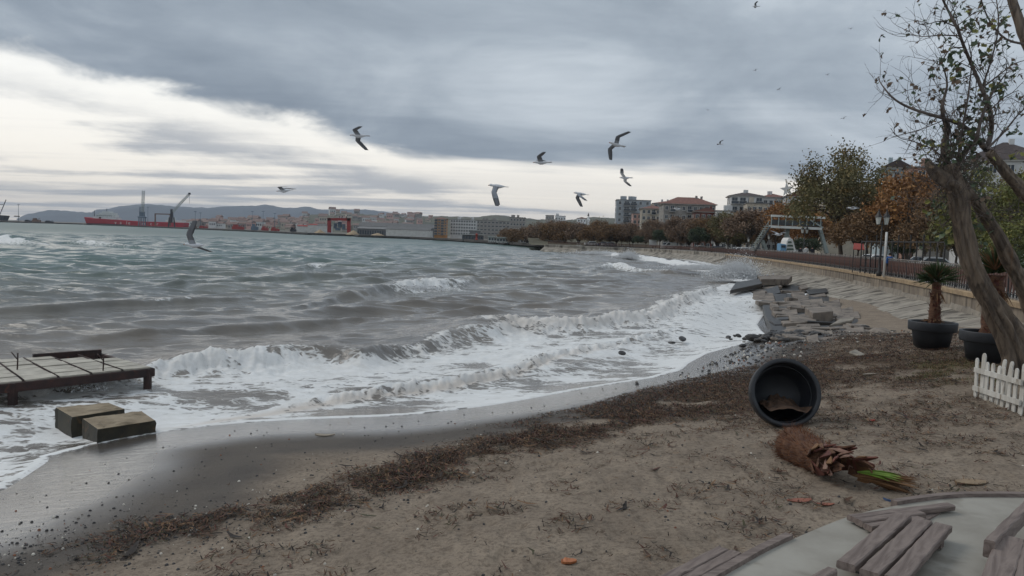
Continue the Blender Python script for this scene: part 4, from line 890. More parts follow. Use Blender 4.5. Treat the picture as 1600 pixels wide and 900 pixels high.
MAIN = [([(1482, 258), (1474, 232), (1480, 205), (1472, 170), (1480, 130), (1470, 95)], .06, .008, .7), ([(1488, 270), (1504, 240), (1524, 222), (1532, 190), (1548, 150), (1575, 110)], .05, .008, .7), ([(1541, 234), (1522, 212), (1503, 196), (1478, 186), (1440, 175), (1412, 164), (1392, 150), (1375, 128), (1372, 118)], .05, .006, .7),
        ([(1541, 234), (1549, 205), (1547, 172), (1534, 138), (1520, 105), (1506, 72), (1494, 40), (1478, 10), (1468, -12)], .045, .014, .8),
        ([(1500, 286), (1498, 240), (1506, 190), (1514, 140), (1518, 95), (1512, 60)], .022, .008, .8),
        ([(1500, 56), (1470, 55), (1440, 57), (1424, 52), (1419, 42)], .012, .004, .25), ([(1494, 42), (1470, 33), (1448, 38), (1432, 36), (1428, 28)], .011, .004, .3),
        ([(1506, 74), (1486, 76), (1474, 92), (1462, 106), (1452, 107)], .011, .004, .3), ([(1534, 138), (1560, 118), (1584, 100), (1610, 92)], .014, .006, .8),
        ([(1547, 172), (1572, 150), (1600, 138)], .013, .006, .8), ([(1541, 234), (1570, 205), (1590, 180), (1612, 160)], .022, .01, .7), ([(1520, 212), (1490, 225), (1450, 232), (1420, 235)], .012, .004, .4),
        ([(1482, 256), (1460, 235), (1430, 222), (1402, 214), (1392, 200)], .014, .004, .4), ([(1482, 256), (1486, 215), (1480, 180), (1462, 150)], .014, .005, .5), ([(1604, 70), (1570, 60), (1545, 30), (1530, -8)], .02, .008, .8),
        ([(1478, 186), (1450, 198), (1420, 208), (1396, 205)], .009, .003, .3), ([(1440, 175), (1428, 150), (1438, 130)], .006, .003, .3), ([(1500, 290), (1530, 320), (1560, 330), (1590, 318)], .01, .004, .2),
        ([(1505, 330), (1480, 345), (1465, 375), (1470, 400)], .010, .004, .2), ([(1515, 360), (1540, 345), (1575, 335), (1600, 330)], .008, .003, .2), ([(1534, 138), (1550, 90), (1560, 40), (1556, -10)], .016, .008, .8)]
for pts, r0_, r1_, lfy in MAIN:
    P3 = spline([TP(x, y, rn.uniform(.0, .9)) for x, y in pts], .12); k = len(P3)
    tw.tube(P3, [r0_+(r1_-r0_)*i/(k-1) for i in range(k)], 7, cap=False)
    for i in range(2, k-1):
        if rn.random() < .92:
            dd = (P3[i+1]-P3[i-1]).normalized(); o_ = Vector((rn.gauss(-.1, 1), rn.gauss(0, .8), rn.gauss(.15, 1))).normalized(); twig(P3[i], dd*.55+o_*.8, rn.uniform(.3, .85), max(.0055, r1_*.7), rn.choice((0, 1, 1)), lfy*.45)
for k in range(120):                    # wild shoots round the broken head of the trunk
    twig(TP(rn.gauss(1488, 16), rn.gauss(285, 26)), (rn.gauss(-.1, 1), rn.gauss(-.2, .6), rn.gauss(.2, .9)), rn.uniform(.3, .95), .006, 1, .12)
tag(part(tw, 'branches', M_twig, tree), kind='stuff')
CL = [(1493, 95, 16, 26), (1486, 78, 10, 10), (1478, 62, 10, 8), (1495, 118, 12, 16), (1520, 40, 16, 20), (1545, 35, 14, 14), (1555, 60, 14, 14), (1580, 60, 10, 8), (1535, 85, 14, 14), (1552, 88, 12, 12), (1570, 28, 12, 12), (1560, 135, 14, 20), (1538, 152, 14, 16), (1528, 180, 14, 16), (1500, 205, 18, 34), (1492, 225, 16, 30), (1512, 240, 18, 30), (1447, 225, 14, 22), (1475, 245, 16, 34), (1488, 262, 20, 40), (1466, 262, 16, 22), (1505, 275, 18, 26), (1520, 222, 16, 24),
      (1505, 170, 8, 8), (1490, 25, 10, 8), (1540, 200, 8, 6), (1585, 205, 10, 8), (1490, 330, 22, 22), (1475, 310, 20, 18), (1530, 255, 18, 26), (1480, 365, 24, 24), (1535, 350, 18, 18), (1530, 300, 22, 18), (1464, 335, 14, 10), (1590, 120, 14, 10), (1510, 15, 12, 10), (1590, 240, 10, 6)]
for x, y, sg, n_ in CL:
    for _ in range(n_): leaf(TP(rn.gauss(x, sg*.5), rn.gauss(y, sg*.5), rn.uniform(.1, .7)), rn.uniform(.07, .115), rn.choice((0, 0, 0, 0, 0, 1, 2)) if y < 260 else rn.choice((0, 0, 0, 1, 1)))
for x, y in ((1372, 121), (1432, 32), (1420, 44), (1428, 133), (1453, 144), (1388, 169), (1398, 197), (1411, 203), (1426, 180), (1452, 106), (1475, 158), (1462, 152)):
    for _ in range(3): leaf(TP(x+rn.gauss(0, 1.5), y+rn.gauss(0, 1.5), .3), .07, 2)
tag(part(lf, 'leaves', [M_leafg, M_leafy, M_leafb], tree), kind='stuff')

# ---- seaweed and leaf litter along the wrack line
M_weed = [pm('seaweed_dark', s(44, 34, 28), s(30, 25, 22), 8, .8), pm('seaweed_brown', s(88, 62, 44), s(64, 46, 36), 8, .85), pm('dead_leaf_tan', s(126, 96, 68), s(100, 76, 56), 8, .85), pm('seaweed_red', s(92, 52, 40), s(70, 42, 34), 8, .8), pm('seaweed_olive', s(70, 66, 40), s(52, 50, 34), 8, .8)]
def scatter(n, dens, seed, rmin=4.2, rmax=26):
    r_ = np.random.RandomState(seed); th_ = np.radians(r_.uniform(-40, 40, n)); rr_ = np.exp(r_.uniform(math.log(rmin), math.log(rmax), n)); X = np.sin(th_)*rr_; Y = np.cos(th_)*rr_
    k = r_.rand(n) < dens(X, Y)*np.clip(rr_/11, .25, 1.6); X, Y = X[k], Y[k]; return X, Y, beach_z(X, Y), r_
X, Y, Z, r_ = scatter(640000, wrack, 5, rmax=34)
ok = (Z > .42); X, Y, Z = X[ok], Y[ok], Z[ok]; n = len(X)
yaw = r_.uniform(0, 6.28, n); L = r_.gamma(2.0, .0125, n)+.010; Wd = L*r_.uniform(.10, .42, n); hgt_ = wrack(X, Y)*.045
vs_ = np.zeros((n, 6, 3)); cx, sx = np.cos(yaw), np.sin(yaw); cur = r_.uniform(-.5, .5, n)
for j, (f, wv) in enumerate(((-1, .5), (0, 1), (1, .35))):
    bx = X+cx*L*f-sx*cur*L*f*f; by = Y+sx*L*f+cx*cur*L*f*f; bz = Z+r_.uniform(.0, .022, n)+hgt_*r_.rand(n)+(.012 if f else .0)
    for sgn in (0, 1):
        q = (sgn*2-1)*Wd*wv*.5; vs_[:, j*2+sgn, 0] = bx-sx*q; vs_[:, j*2+sgn, 1] = by+cx*q; vs_[:, j*2+sgn, 2] = bz+r_.uniform(0, .008, n)
mb = MB(); mb.v = [tuple(v) for v in vs_.reshape(-1, 3)]; mi = r_.choice(5, n, p=[.3, .3, .16, .14, .1])
for i in range(n):
    o_ = i*6; mb.f += [(o_, o_+1, o_+3, o_+2), (o_+2, o_+3, o_+5, o_+4)]; mb.m += [int(mi[i])]*2; mb.sm += [False]*2
tag(mb.build('seaweed_wrack', M_weed), 'band of dark seaweed and dead leaves washed up on the sand', 'seaweed', kind='stuff')
# ---- pebbles and shell grit
M_peb = [pm('pebble_dark', s(66, 64, 64), s(48, 47, 48), 9, .7), pm('pebble_grey', s(120, 114, 106), s(98, 92, 86), 9, .8), pm('pebble_white', s(214, 208, 196), s(190, 182, 170), 9, .7), pm('pebble_rust', s(142, 92, 66), s(112, 72, 54), 9, .8)]
LW = [V2(G(x, y, .5)) for x, y in [(-80, 880), (60, 868), (250, 838), (420, 812), (600, 775)]]
RW = [V2(G(x, y, .5)) for x, y in [(1130, 545), (1230, 532), (1320, 520), (1330, 500), (1372, 520), (1400, 540)]]
def pdens(X, Y):
    d, _, _ = poly_dist(X, Y, LW); d2, _, _ = poly_dist(X, Y, RW); z = beach_base(X, Y)
    return np.clip(.95*np.exp(-(d/.7)**2)+.9*np.exp(-(d2/1.4)**2)+.10*wrack(X, Y)+.04+.06*sst(z, .28, .5)*sst(-z, -.8, -.5), 0, 1)
X, Y, Z, r_ = scatter(60000, pdens, 8, rmax=34); ok = Z > .2; X, Y, Z = X[ok], Y[ok], Z[ok]; mb = MB()
base = [Vector(v) for v in ((1, 0, 0), (.3, .9, 0), (-.8, .6, 0), (-.9, -.5, 0), (.2, -1, 0))]
for x, y, z in zip(X, Y, Z):
    k = (.006+.014*rn.random()**2.2)*(1.0 if y < 17 else 2.6); a_ = rn.uniform(0, 6.28); ca, sa = math.cos(a_)*k, math.sin(a_)*k; m_ = rn.choices((0, 1, 2, 3), (.62, .25, .08, .05))[0]
    ring = [(x+(b_.x*ca-b_.y*sa), y+(b_.x*sa+b_.y*ca), z-.002) for b_ in base]; top = [(x+(b_.x*ca-b_.y*sa)*.6, y+(b_.x*sa+b_.y*ca)*.6, z+k*.75) for b_ in base]
    mb.add(ring+top, [(5, 6, 7, 8, 9)]+[(i, (i+1) % 5, 5+(i+1) % 5, 5+i) for i in range(5)], m_)
tag(mb.build('pebbles', M_peb), 'scattered pebbles and shell bits on the sand', 'pebbles', kind='stuff')
# ---- grass tufts on the bank by the pots
M_grs = pm('short_grass', s(92, 96, 54), s(70, 76, 44), 5, .8)
r_ = np.random.RandomState(4); X = GRASS_C.x+.6+r_.uniform(-2.2, 2.4, 16000); Y = GRASS_C.y+r_.uniform(-2.8, 2.8, 16000); k = r_.rand(16000) < grassy(X, Y); X, Y = X[k], Y[k]; Z = beach_z(X, Y); mb = MB()
for x, y, z in zip(X, Y, Z):
    h = rn.uniform(.025, .075); a_ = rn.uniform(0, 6.28); w_ = .005; dx, dy = math.cos(a_)*w_, math.sin(a_)*w_; mb.add([(x-dx, y-dy, z), (x+dx, y+dy, z), (x+rn.uniform(-.03, .03), y+rn.uniform(-.03, .03), z+h)], [(0, 1, 2)], 0 if rn.random() < .7 else 1)
tag(mb.build('grass', [M_grs, M_weed[2]]), 'thin worn grass on the bank by the pots', 'grass', kind='stuff')
# ---- litter that can be picked out
M_lit = {k: pm('litter_'+k, s(*c), None, 8, .6) for k, c in dict(orange=(146, 88, 68), red=(158, 60, 46), white=(222, 220, 214), blue=(70, 92, 128), tan=(146, 124, 98), wood=(150, 138, 122), brick=(176, 108, 66)).items()}
def shard(name, label, cat, px, py, L, W, H, mat, rz=None, curl=.3):
    p = G(px, py, .9); p = G(px, py, on_ground(p.x, p.y)); p.z = on_ground(p.x, p.y); n_ = 7; vs_ = []
    for i in range(n_):
        f = i/(n_-1)*2-1; wv = W*(1-.75*f*f)*rn.uniform(.8, 1.15); z = H*(.3+curl*f*f)+.01
        vs_ += [(f*L/2, -wv/2, z), (f*L/2, wv/2, z+rn.uniform(0, H*.3)), (f*L/2, wv/2*.9, z-H*.35), (f*L/2, -wv/2*.9, z-H*.35)]
    mb = MB(); mb.add(vs_, [(i*4+j, (i+1)*4+j, (i+1)*4+(j+1) % 4, i*4+(j+1) % 4) for i in range(n_-1) for j in range(4)]+[(3, 2, 1, 0), tuple(n_*4-4+k for k in range(4))]); o = mb.build(name, M_lit[mat]); o.location = p; o.rotation_euler = (0, 0, rn.uniform(0, 6.28) if rz is None else rz); tag(o, label, cat)
shard('dry_leaf_sheath', 'rust orange dry palm sheath on the sand left of the fallen palm', 'palm sheath', 1249, 787, .26, .09, .015, 'orange', .2, .6)
shard('dry_leaf_sheath', 'rust orange dry palm sheath touching the green tip of the fallen palm', 'palm sheath', 1290, 791, .17, .07, .012, 'orange', .1, .6)
shard('brick_piece', 'worn orange brick piece on the open sand near the bottom edge', 'brick', 889, 881, .12, .07, .05, 'brick', .3, 0)
shard('litter_scrap', 'small red scrap of litter on the bare sand right of the fallen pot', 'litter', 1361, 655, .12, .05, .03, 'red', .1)
shard('litter_scrap', 'crumpled blue and white scrap beyond the long thin slats', 'litter', 1389, 776, .10, .04, .04, 'blue', 2.5)
shard('driftwood', 'pale splintered board lying on the seaweed near the white fence', 'driftwood', 1366, 580, .62, .06, .04, 'wood', .45, 0)
shard('driftwood', 'tan crumbling lump of driftwood on the sand at right', 'driftwood', 1518, 752, .34, .16, .03, 'tan', .1, .2)
shard('litter_scrap', 'white crumpled scrap at the lip of the fallen pot', 'litter', 1209, 664, .09, .07, .05, 'white', .3)
shard('litter_scrap', 'orange scrap beside the flat paving piece on the seaweed', 'litter', 1345, 557, .18, .08, .05, 'orange', .3)
shard('litter_scrap', 'pale rag left behind on the wet sand below the wash', 'litter', 508, 668, .3, .1, .05, 'wood', .2)
# ================================================================ TREES, STREET AND TOWN BEHIND THE PROMENADE
def mcol(n, a, b=None, **k): return pm(n, s(*a), s(*b) if b else None, k.pop('scale', .6), k.pop('rough', .9), **k)
W_grey = mcol('facade_blue_grey', (166, 172, 176), (146, 152, 158)); W_pink = mcol('facade_pink', (196, 158, 148), (180, 144, 136)); W_beige = mcol('facade_beige', (186, 176, 160), (164, 154, 140))
W_white = mcol('facade_white', (208, 208, 206), (188, 188, 188)); W_dark = mcol('facade_dark_red', (112, 66, 60), (94, 56, 52)); W_stone = mcol('facade_stone', (150, 146, 140), (130, 126, 122)); W_ochre = mcol('facade_ochre', (182, 132, 84), (164, 116, 74)); W_blue = mcol('facade_pale_blue', (178, 192, 196), (160, 174, 180)); W_red = mcol('facade_salmon', (176, 140, 124), (160, 124, 110))
M_tile = pm('roof_tiles', s(132, 94, 84), s(106, 76, 68), 1.2, .9, .02, 6); M_tiled = pm('dark_roof_tiles', s(82, 72, 70), s(66, 58, 58), 1.2, .9, .02, 6); M_flat = mcol('flat_roof', (128, 128, 128), (108, 108, 108))
M_glass = pm('window_glass', s(58, 66, 74), s(40, 46, 54), .8, .12); M_frame = mcol('window_frame', (214, 212, 208), (196, 194, 190)); M_balc = mcol('balcony_slab', (178, 176, 172), (156, 154, 150))
WM = {}
def win_mesh(w, h):
    k = (round(w, 2), round(h, 2))
    if k not in WM:
        mb = MB(); t = .08
        for x, z, a, b in ((0, h/2-t/2, w, t), (0, -h/2+t/2, w, t), (-w/2+t/2, 0, t, h-2*t), (w/2-t/2, 0, t, h-2*t), (0, 0, .05, h-2*t)): mb.box((x, -.05, z), (a, .1, b), 1)
        mb.box((0, -.02, 0), (w-2*t, .03, h-2*t), 0); mb.box((0, -.09, -h/2-.03), (w+.1, .18, .06), 1); WM[k] = mb.mesh('window', [M_glass, M_frame])
    return WM[k]
BM = {}
def balc_mesh(w):
    k = round(w, 1)
    if k not in BM:
        mb = MB(); mb.box((0, -.6, 0), (w, 1.2, .16), 0); mb.box((0, -1.18, .95), (w, .05, .06), 1); mb.box((0, -1.17, .5), (w-.1, .03, .75), 2)
        for x in (-w/2+.03, w/2-.03): mb.box((x, -.62, .5), (.04, 1.1, .9), 1)
        BM[k] = mb.mesh('balcony', [M_balc, M_frame, M_glass])
    return BM[k]
def building(label, pxl, pxr, top, d, wallm, floors, cols, dep=9, roof='flat', roofm=None, balc=(), rz=None, ww=1.1, wh=1.4, side=2, base=1.6, cat='apartment block', name='apartment_building', vis=None, chim=2, fl_h=None, roof_h=None):
    """facade from picture column pxl to pxr at depth d, wall top at picture row top"""
    A, B = P(pxl, top, d), P(pxr, top, d); w = (B-A).length; zt_ = (A.z+B.z)/2; c = (A+B)/2; H = zt_-base
    if rz is None: rz = -math.atan2(c.x, c.y)*.6
    r_ = thing(name, label, cat, (c.x, c.y, base), rz); rn_ = random.Random(int(pxl*7+d)); vis = floors if vis is None else vis
    MB().box((0, dep/2, H/2), (w, dep, H)).build('wall', wallm, r_)
    fh = fl_h or H/floors
    for f in range(floors):
        z = H-fh*(f+.5)
        if f >= vis: break
        for k in range(cols):
            x = -w/2+w*(k+.5)/cols
            if (k in balc):
                b_ = obj('balcony', balc_mesh(w/cols*.95), r_, 0, (x, 0, z-fh*.42)); obj('window', win_mesh(min(w/cols*.75, 2.2), min(fh*.74, 2.1)), b_, 0, (0, 0, fh*.36+.05))
            else: obj('window', win_mesh(min(ww, w/cols*.7), min(wh, fh*.62)), r_, 0, (x, 0, z))
        for k in range(side):
            for sgn in (-1, 1):
                o = obj('window', win_mesh(min(ww, dep/side*.6), min(wh, fh*.6)), r_, 0, (sgn*w/2, dep*(k+.5)/side, z)); o.rotation_euler = (0, 0, -math.pi/2 if sgn < 0 else math.pi/2)
    if roof == 'flat':
        m_ = MB(); m_.box((0, dep/2, H+.12), (w+.5, dep+.5, .24)); ro = m_.build('roof', roofm or M_flat, r_)
        for k in range(chim):
            cw = rn_.uniform(1.2, 2.6); MB().box((rn_.uniform(-w*.35, w*.35), dep*rn_.uniform(.3, .7), H+.24+.7), (cw, cw, 1.4+rn_.random())).build('rooftop_hut', wallm, ro)
    else:
        rh = roof_h or w*.16; ov = .7; m_ = MB(); x, y0, y1, z = w/2+ov, -ov, dep+ov, H+.02
        if roof == 'hip': m_.add([(-x, y0, z), (x, y0, z), (x, y1, z), (-x, y1, z), (-x+dep*.5, dep/2, z+rh), (x-dep*.5, dep/2, z+rh)] if w > dep*1.3 else [(-x, y0, z), (x, y0, z), (x, y1, z), (-x, y1, z), (-.3, dep/2, z+rh), (.3, dep/2, z+rh)], [(0, 1, 5, 4), (1, 2, 5), (2, 3, 4, 5), (3, 0, 4), (3, 2, 1, 0)])
        else: m_.add([(-x, y0, z), (x, y0, z), (x, y1, z), (-x, y1, z), (0, y0, z+rh), (0, y1, z+rh)], [(0, 4, 5, 3), (4, 1, 2, 5), (0, 1, 4), (2, 3, 5), (3, 2, 1, 0)])
        ro = m_.build('roof', roofm or M_tile, r_); m_ = MB(); m_.box((0, dep/2, H-.08), (w+1.0, dep+1.0, .18)).build('eaves', M_frame, ro)
        for k in range(chim): MB().box((rn_.uniform(-w*.3, w*.3), dep*rn_.uniform(.35, .65), z+rh*.9), (.7, .7, 1.6)).build('chimney', wallm, ro)
    return r_
building('tall blue-grey apartment block with balconies, leftmost above the autumn trees', 964, 1017, 313, 330, W_grey, 8, 5, 13, 'flat', balc=(1, 2), side=3, chim=4, vis=7)
building('narrow pink apartment block beside the tall blue-grey one', 989, 1003, 334, 312, W_pink, 6, 2, 10, 'flat', side=2, chim=0)
building('beige terrace block with a low red roof right of the pink block', 1003, 1040, 326, 300, W_beige, 6, 5, 12, 'hip', side=2, balc=(2,))
building('long apartment block with a broad red hipped roof and balconies', 1038, 1118, 319, 262, W_stone, 5, 9, 12, 'hip', roof_h=2.6, balc=(1, 4, 7), side=2, rz=-.05)
building('dark red house with a red roof in front of the long block', 1086, 1122, 331, 238, W_dark, 4, 4, 9, 'gable', roof_h=1.3, chim=1)
building('white modern block with wide glazed balconies under a dark roof', 1143, 1192, 306, 236, W_white, 6, 4, 11, 'hip', M_tiled, roof_h=1.4, balc=(0, 1, 3), ww=1.8, wh=1.7, chim=3)
building('white house with arched windows and a red roof beside the white modern block', 1193, 1226, 308, 240, W_white, 5, 4, 9, 'hip', roof_h=1.3)
building('white gabled house behind the orange trees left of the big tree', 1230, 1274, 307, 230, W_white, 4, 3, 9, 'gable', M_tile, roof_h=2.2, ww=.9)
building('pale blue apartment block right of the big tree crown', 1384, 1420, 262, 150, W_blue, 6, 3, 8, 'gable', M_tiled, roof_h=1.6, vis=4, base=1.6)
building('beige and salmon apartment block next to the pale blue one', 1420, 1462, 262, 146, W_red, 6, 3, 8, 'flat', balc=(1,), vis=4, chim=1)
building('hilltop villa with a steep dark roof behind the leaning tree', 1520, 1640, 250, 118, W_white, 6, 5, 9, 'hip', M_tiled, roof_h=3.2, vis=3)
building('low stone house behind the orange trees left of the lamp post', 1290, 1372, 300, 175, W_beige, 4, 6, 9, 'hip', roof_h=1.5, vis=2)
building('low white block between the dark red house and the white modern block', 1120, 1146, 330, 232, W_white, 4, 3, 9, 'flat', balc=(0,), chim=1)
building('grey block with a flat roof peeking out behind the long red-roofed block', 1022, 1062, 318, 330, W_grey, 7, 5, 10, 'hip', roof_h=1.2, chim=3)
building('cream block behind the orange trees left of the white gabled house', 1168, 1200, 318, 222, W_beige, 4, 4, 9, 'flat', balc=(1, 2), chim=1)
building('cream block right of the white gabled house, behind the big tree', 1276, 1312, 296, 205, W_beige, 5, 4, 9, 'hip', roof_h=1.3, chim=1)
building('grey block behind the orange plane tree', 1455, 1530, 282, 130, W_stone, 5, 5, 9, 'hip', M_tiled, roof_h=1.6, vis=3)
# farther town
building('grey office block with a dark blue glass strip on the far shore', 797, 821, 340, 470, W_stone, 5, 5, 18, 'flat', rz=-.02, vis=4)
building('long grey complex with a dark window band on the far shore', 744, 797, 345, 520, W_stone, 5, 9, 20, 'flat', rz=0, ww=2.4, wh=1.2, chim=4, vis=4)
building('pale hotel with rows of vertical fins on the far shore', 704, 744, 343.5, 470, W_white, 6, 10, 16, 'flat', rz=0, wh=1.7, vis=5)
building('ochre apartment block at the left of the pale hotel', 679, 699, 342, 455, W_ochre, 7, 4, 12, 'hip', roof_h=1.0, balc=(0, 2), vis=6, chim=0)
building('small pair of pale blocks on the skyline above the brown trees', 853, 866, 336.5, 640, W_stone, 5, 3, 12, 'flat', chim=0, vis=3)
building('wider pale block on the skyline right of the small pair', 868, 884, 337.5, 660, W_white, 5, 4, 12, 'flat', chim=1, vis=3)
building('pale house on the skyline just left of the minaret', 902, 916, 341.5, 640, W_white, 4, 3, 10, 'gable', chim=0, vis=2, cat='house', name='house', base=6)
mn = thing('minaret', 'thin minaret standing on the skyline above the brown trees', 'minaret', (P(919, 345, 640).x, 640, 8)); zt_ = P(919, 332, 640).z-8
MB().lathe([(1.0, 0), (.9, zt_*.62), (1.5, zt_*.64), (1.5, zt_*.7), (.8, zt_*.71), (.75, zt_*.84)], 10, close=True).build('shaft', W_white, mn); MB().lathe([(.85, zt_*.84), (.02, zt_)], 10, close=True).build('cone', M_tiled, mn)
# star sign on the roofs
st = thing('star_sign', 'large white star on the roofs above the orange trees', 'sign', P(1229, 312, 226)); zc_ = P(1230, 296, 226)-st.location; pts = []
for k in range(10):
    r_ = (2.1 if k % 2 == 0 else .85); a_ = math.pi/2+k*math.pi/5+.15; pts.append(Vector((zc_.x+r_*math.cos(a_), zc_.y, zc_.z+r_*math.sin(a_))))
MB().prism_dir(pts, (0, .3, 0)).build('star', M_frame, st); MB().bar((zc_.x, .2+zc_.y, zc_.z-1), (zc_.x, .2+zc_.y, zc_.z-4), .15, .15).build('pole', M_iron, st)

# ---- plane trees and other street trees
def fol(n, a, b, c): 
    m = bpy.data.materials.new(n); m.use_nodes = True; t = NT(m.node_tree); bs_ = t.n['Principled BSDF']; oi = t.new('ShaderNodeObjectInfo').outputs['Random']; co = t.new('ShaderNodeTexCoord').outputs['Object']
    nn = t.noise(co, .9, 3, .6); n2 = t.noise(co, 5, 2, .6); col = t.mix(t.sstep(nn, .35, .65), s(*a), s(*b)); col = t.mix(t.sstep(n2, .5, .7, 0, .8), col, s(*c)); t.put(bs_.inputs['Base Color'], col); bs_.inputs['Roughness'].default_value = .75
    return m
F_br = fol('foliage_brown', (118, 92, 64), (96, 76, 56), (144, 108, 64)); F_or = fol('foliage_orange', (148, 104, 60), (120, 86, 54), (172, 126, 66)); F_ol = fol('foliage_olive', (106, 100, 62), (86, 82, 54), (138, 112, 66)); F_gr = fol('foliage_dark_green', (60, 72, 50), (48, 60, 44), (76, 84, 54)); F_tw = fol('foliage_bare_twigs', (128, 106, 88), (106, 88, 74), (144, 112, 80)); F_yg = fol('foliage_yellow_green', (104, 108, 56), (82, 88, 48), (144, 132, 62))
M_trunk = pm('street_tree_bark', s(84, 74, 64), s(62, 54, 48), 4, .9)
def crown_mesh(seed, n, leafsz, flat=.85, sparse=.0):
    """unit crown (radius 1): leaf-sized faces gathered in clumps round the twig ends"""
    r_ = np.random.RandomState(seed); nc = 60; th_ = r_.uniform(0, 6.283, nc); ph = np.arccos(r_.uniform(-.55, 1, nc)); rad = .62+.38*r_.rand(nc)**.7
    C = np.stack([np.sin(ph)*np.cos(th_)*rad, np.sin(ph)*np.sin(th_)*rad, np.cos(ph)*rad*flat], -1); C *= (.8+.35*fbm(th_*1.3, ph*2, 2, seed))[:, None]
    k = r_.randint(0, nc, n); p = C[k]+r_.normal(0, .125, (n, 3)); a = r_.normal(0, 1, (n, 3)); a /= np.linalg.norm(a, axis=1)[:, None]; b = np.cross(a, r_.normal(0, 1, (n, 3))); b /= np.linalg.norm(b, axis=1)[:, None]
    sz = leafsz*r_.uniform(.6, 1.3, n)[:, None]; v = np.stack([p-a*sz, p+b*sz*.55, p+a*sz, p-b*sz*.55], 1).reshape(-1, 3); mb = MB(); mb.v = [tuple(x) for x in v]; mb.f = [(4*i, 4*i+1, 4*i+2, 4*i+3) for i in range(n)]; mb.m = [0]*n; mb.sm = [False]*n
    return mb, C
CROWNS = []
for sd_ in range(5):
    mb, C = crown_mesh(300+sd_, 7500 if sd_ < 3 else 6000, .045 if sd_ < 3 else .05); CROWNS.append((mb.mesh('crown', F_br), C))
BIGC = crown_mesh(320, 17000, .028)
LIMBS = []
def limbs_mesh(C, seed):
    rn_ = random.Random(seed); mb = MB()
    for c in rn_.sample(list(range(len(C))), 26):
        e = Vector(C[c]); m_ = e*.45+Vector((rn_.uniform(-.1, .1), rn_.uniform(-.1, .1), -.15)); mb.tube([(0, 0, -.85), tuple(m_*.5+Vector((0, 0, -.3))), tuple(m_), tuple(e)], [.045, .032, .02, .006], 5, cap=False)
    return mb.mesh('limbs', M_trunk)
LIMBS = [limbs_mesh(C, 5+i) for i, (m, C) in enumerate(CROWNS)]; BIGL = limbs_mesh(BIGC[1], 77); BIGM = BIGC[0].mesh('crown', F_br)
TRUNKM = MB().tube([(0, 0, 0), (.03, .02, .35), (-.02, 0, .7), (0, 0, 1.0)], [.075, .055, .045, .04], 8).mesh('trunk', M_trunk)
def stree(label, px, top, d, wpx, folm, var=0, base=1.7, low=None, group='street trees behind the promenade', bigc=False, cat='tree', name='plane_tree', twigs=True):
    T = P(px, top, d); H = T.z-base; rx = wpx/2*d/FPX; ch = (H*.40) if low is None else (T.z-P(px, low, d).z)/2
    w = thing(name, label, cat, (T.x, T.y, base), 0, group); me, C = (BIGM, None) if bigc else CROWNS[var % 5]
    o = obj('crown', me, w, 0, (0, 0, H-ch)); o.scale = (rx, rx, ch/.85); o.rotation_euler = (0, 0, random.uniform(0, 6.28)); o.material_slots[0].link = 'OBJECT'; o.material_slots[0].material = folm; o['kind'] = 'stuff'
    if twigs:
        l_ = obj('limbs', BIGL if bigc else LIMBS[var % 5], w, 0, (0, 0, H-ch)); l_.scale = (rx, rx, ch); l_.rotation_euler = o.rotation_euler; l_['kind'] = 'stuff'
    t_ = obj('trunk', TRUNKM, w, 0, (0, 0, 0)); t_.scale = (H*.38, H*.38, H-1.85*ch+.02)
    return w
stree('big plane tree with brown and olive leaves, tallest on the promenade', 1322, 243, 84, 150, F_ol, bigc=True, low=372, group=None)
stree('orange plane tree right of the tallest plane tree, behind the lamp post', 1425, 275, 74, 120, F_or, 1, low=384, group=None)
stree('orange brown tree left of the tallest plane tree, behind the footbridge', 1243, 318, 135, 92, F_or, 2, low=372, group=None)
stree('brown twiggy tree filling the gap under the tallest plane tree', 1360, 318, 92, 96, F_br, 3, low=384, group=None)
stree('yellow-green tree behind the leaning trunk', 1560, 272, 46, 150, F_yg, 0, low=400, group=None, bigc=True)
stree('brown tree between the orange plane tree and the leaning trunk', 1478, 305, 66, 90, F_br, 2, low=392, group=None)
stree('green and brown tree behind the potted palms at the right edge', 1640, 262, 52, 150, F_ol, 1, low=410, group=None)
stree('brown twiggy tree directly left of the footbridge stair', 1172, 330, 150, 74, F_tw, 1, low=378, group=None)
stree('olive brown tree in front of the white modern block', 1140, 334, 165, 66, F_ol, 2, low=380, group=None)
stree('brown tree in front of the dark red house', 1105, 340, 180, 56, F_br, 3, low=382, group=None)
stree('dark green round tree below the long red-roofed block', 1092, 357, 176, 36, F_gr, 4, low=383, group=None)
stree('bare brown tree in front of the long red-roofed block', 1066, 338, 196, 52, F_tw, 0, low=380, group=None)
stree('dark green bushy tree above the white hoarding', 1032, 359, 205, 26, F_gr, 3, low=380, group=None)
stree('dark green clipped tree left of the white hoarding', 997, 369, 208, 20, F_gr, 4, low=381, group=None)
stree('bare brown tree in front of the beige terrace block', 1022, 344, 225, 40, F_tw, 2, low=378, group=None)
stree('bare brown tree below the pink block', 985, 350, 228, 40, F_tw, 1, low=380, group=None)
stree('red-brown tree left of the tall blue-grey block', 955, 349, 232, 46, F_br, 0, low=379, group=None)
stree('bare brown tree at the foot of the tall blue-grey block', 972, 353, 240, 34, F_tw, 4, low=379, group=None)
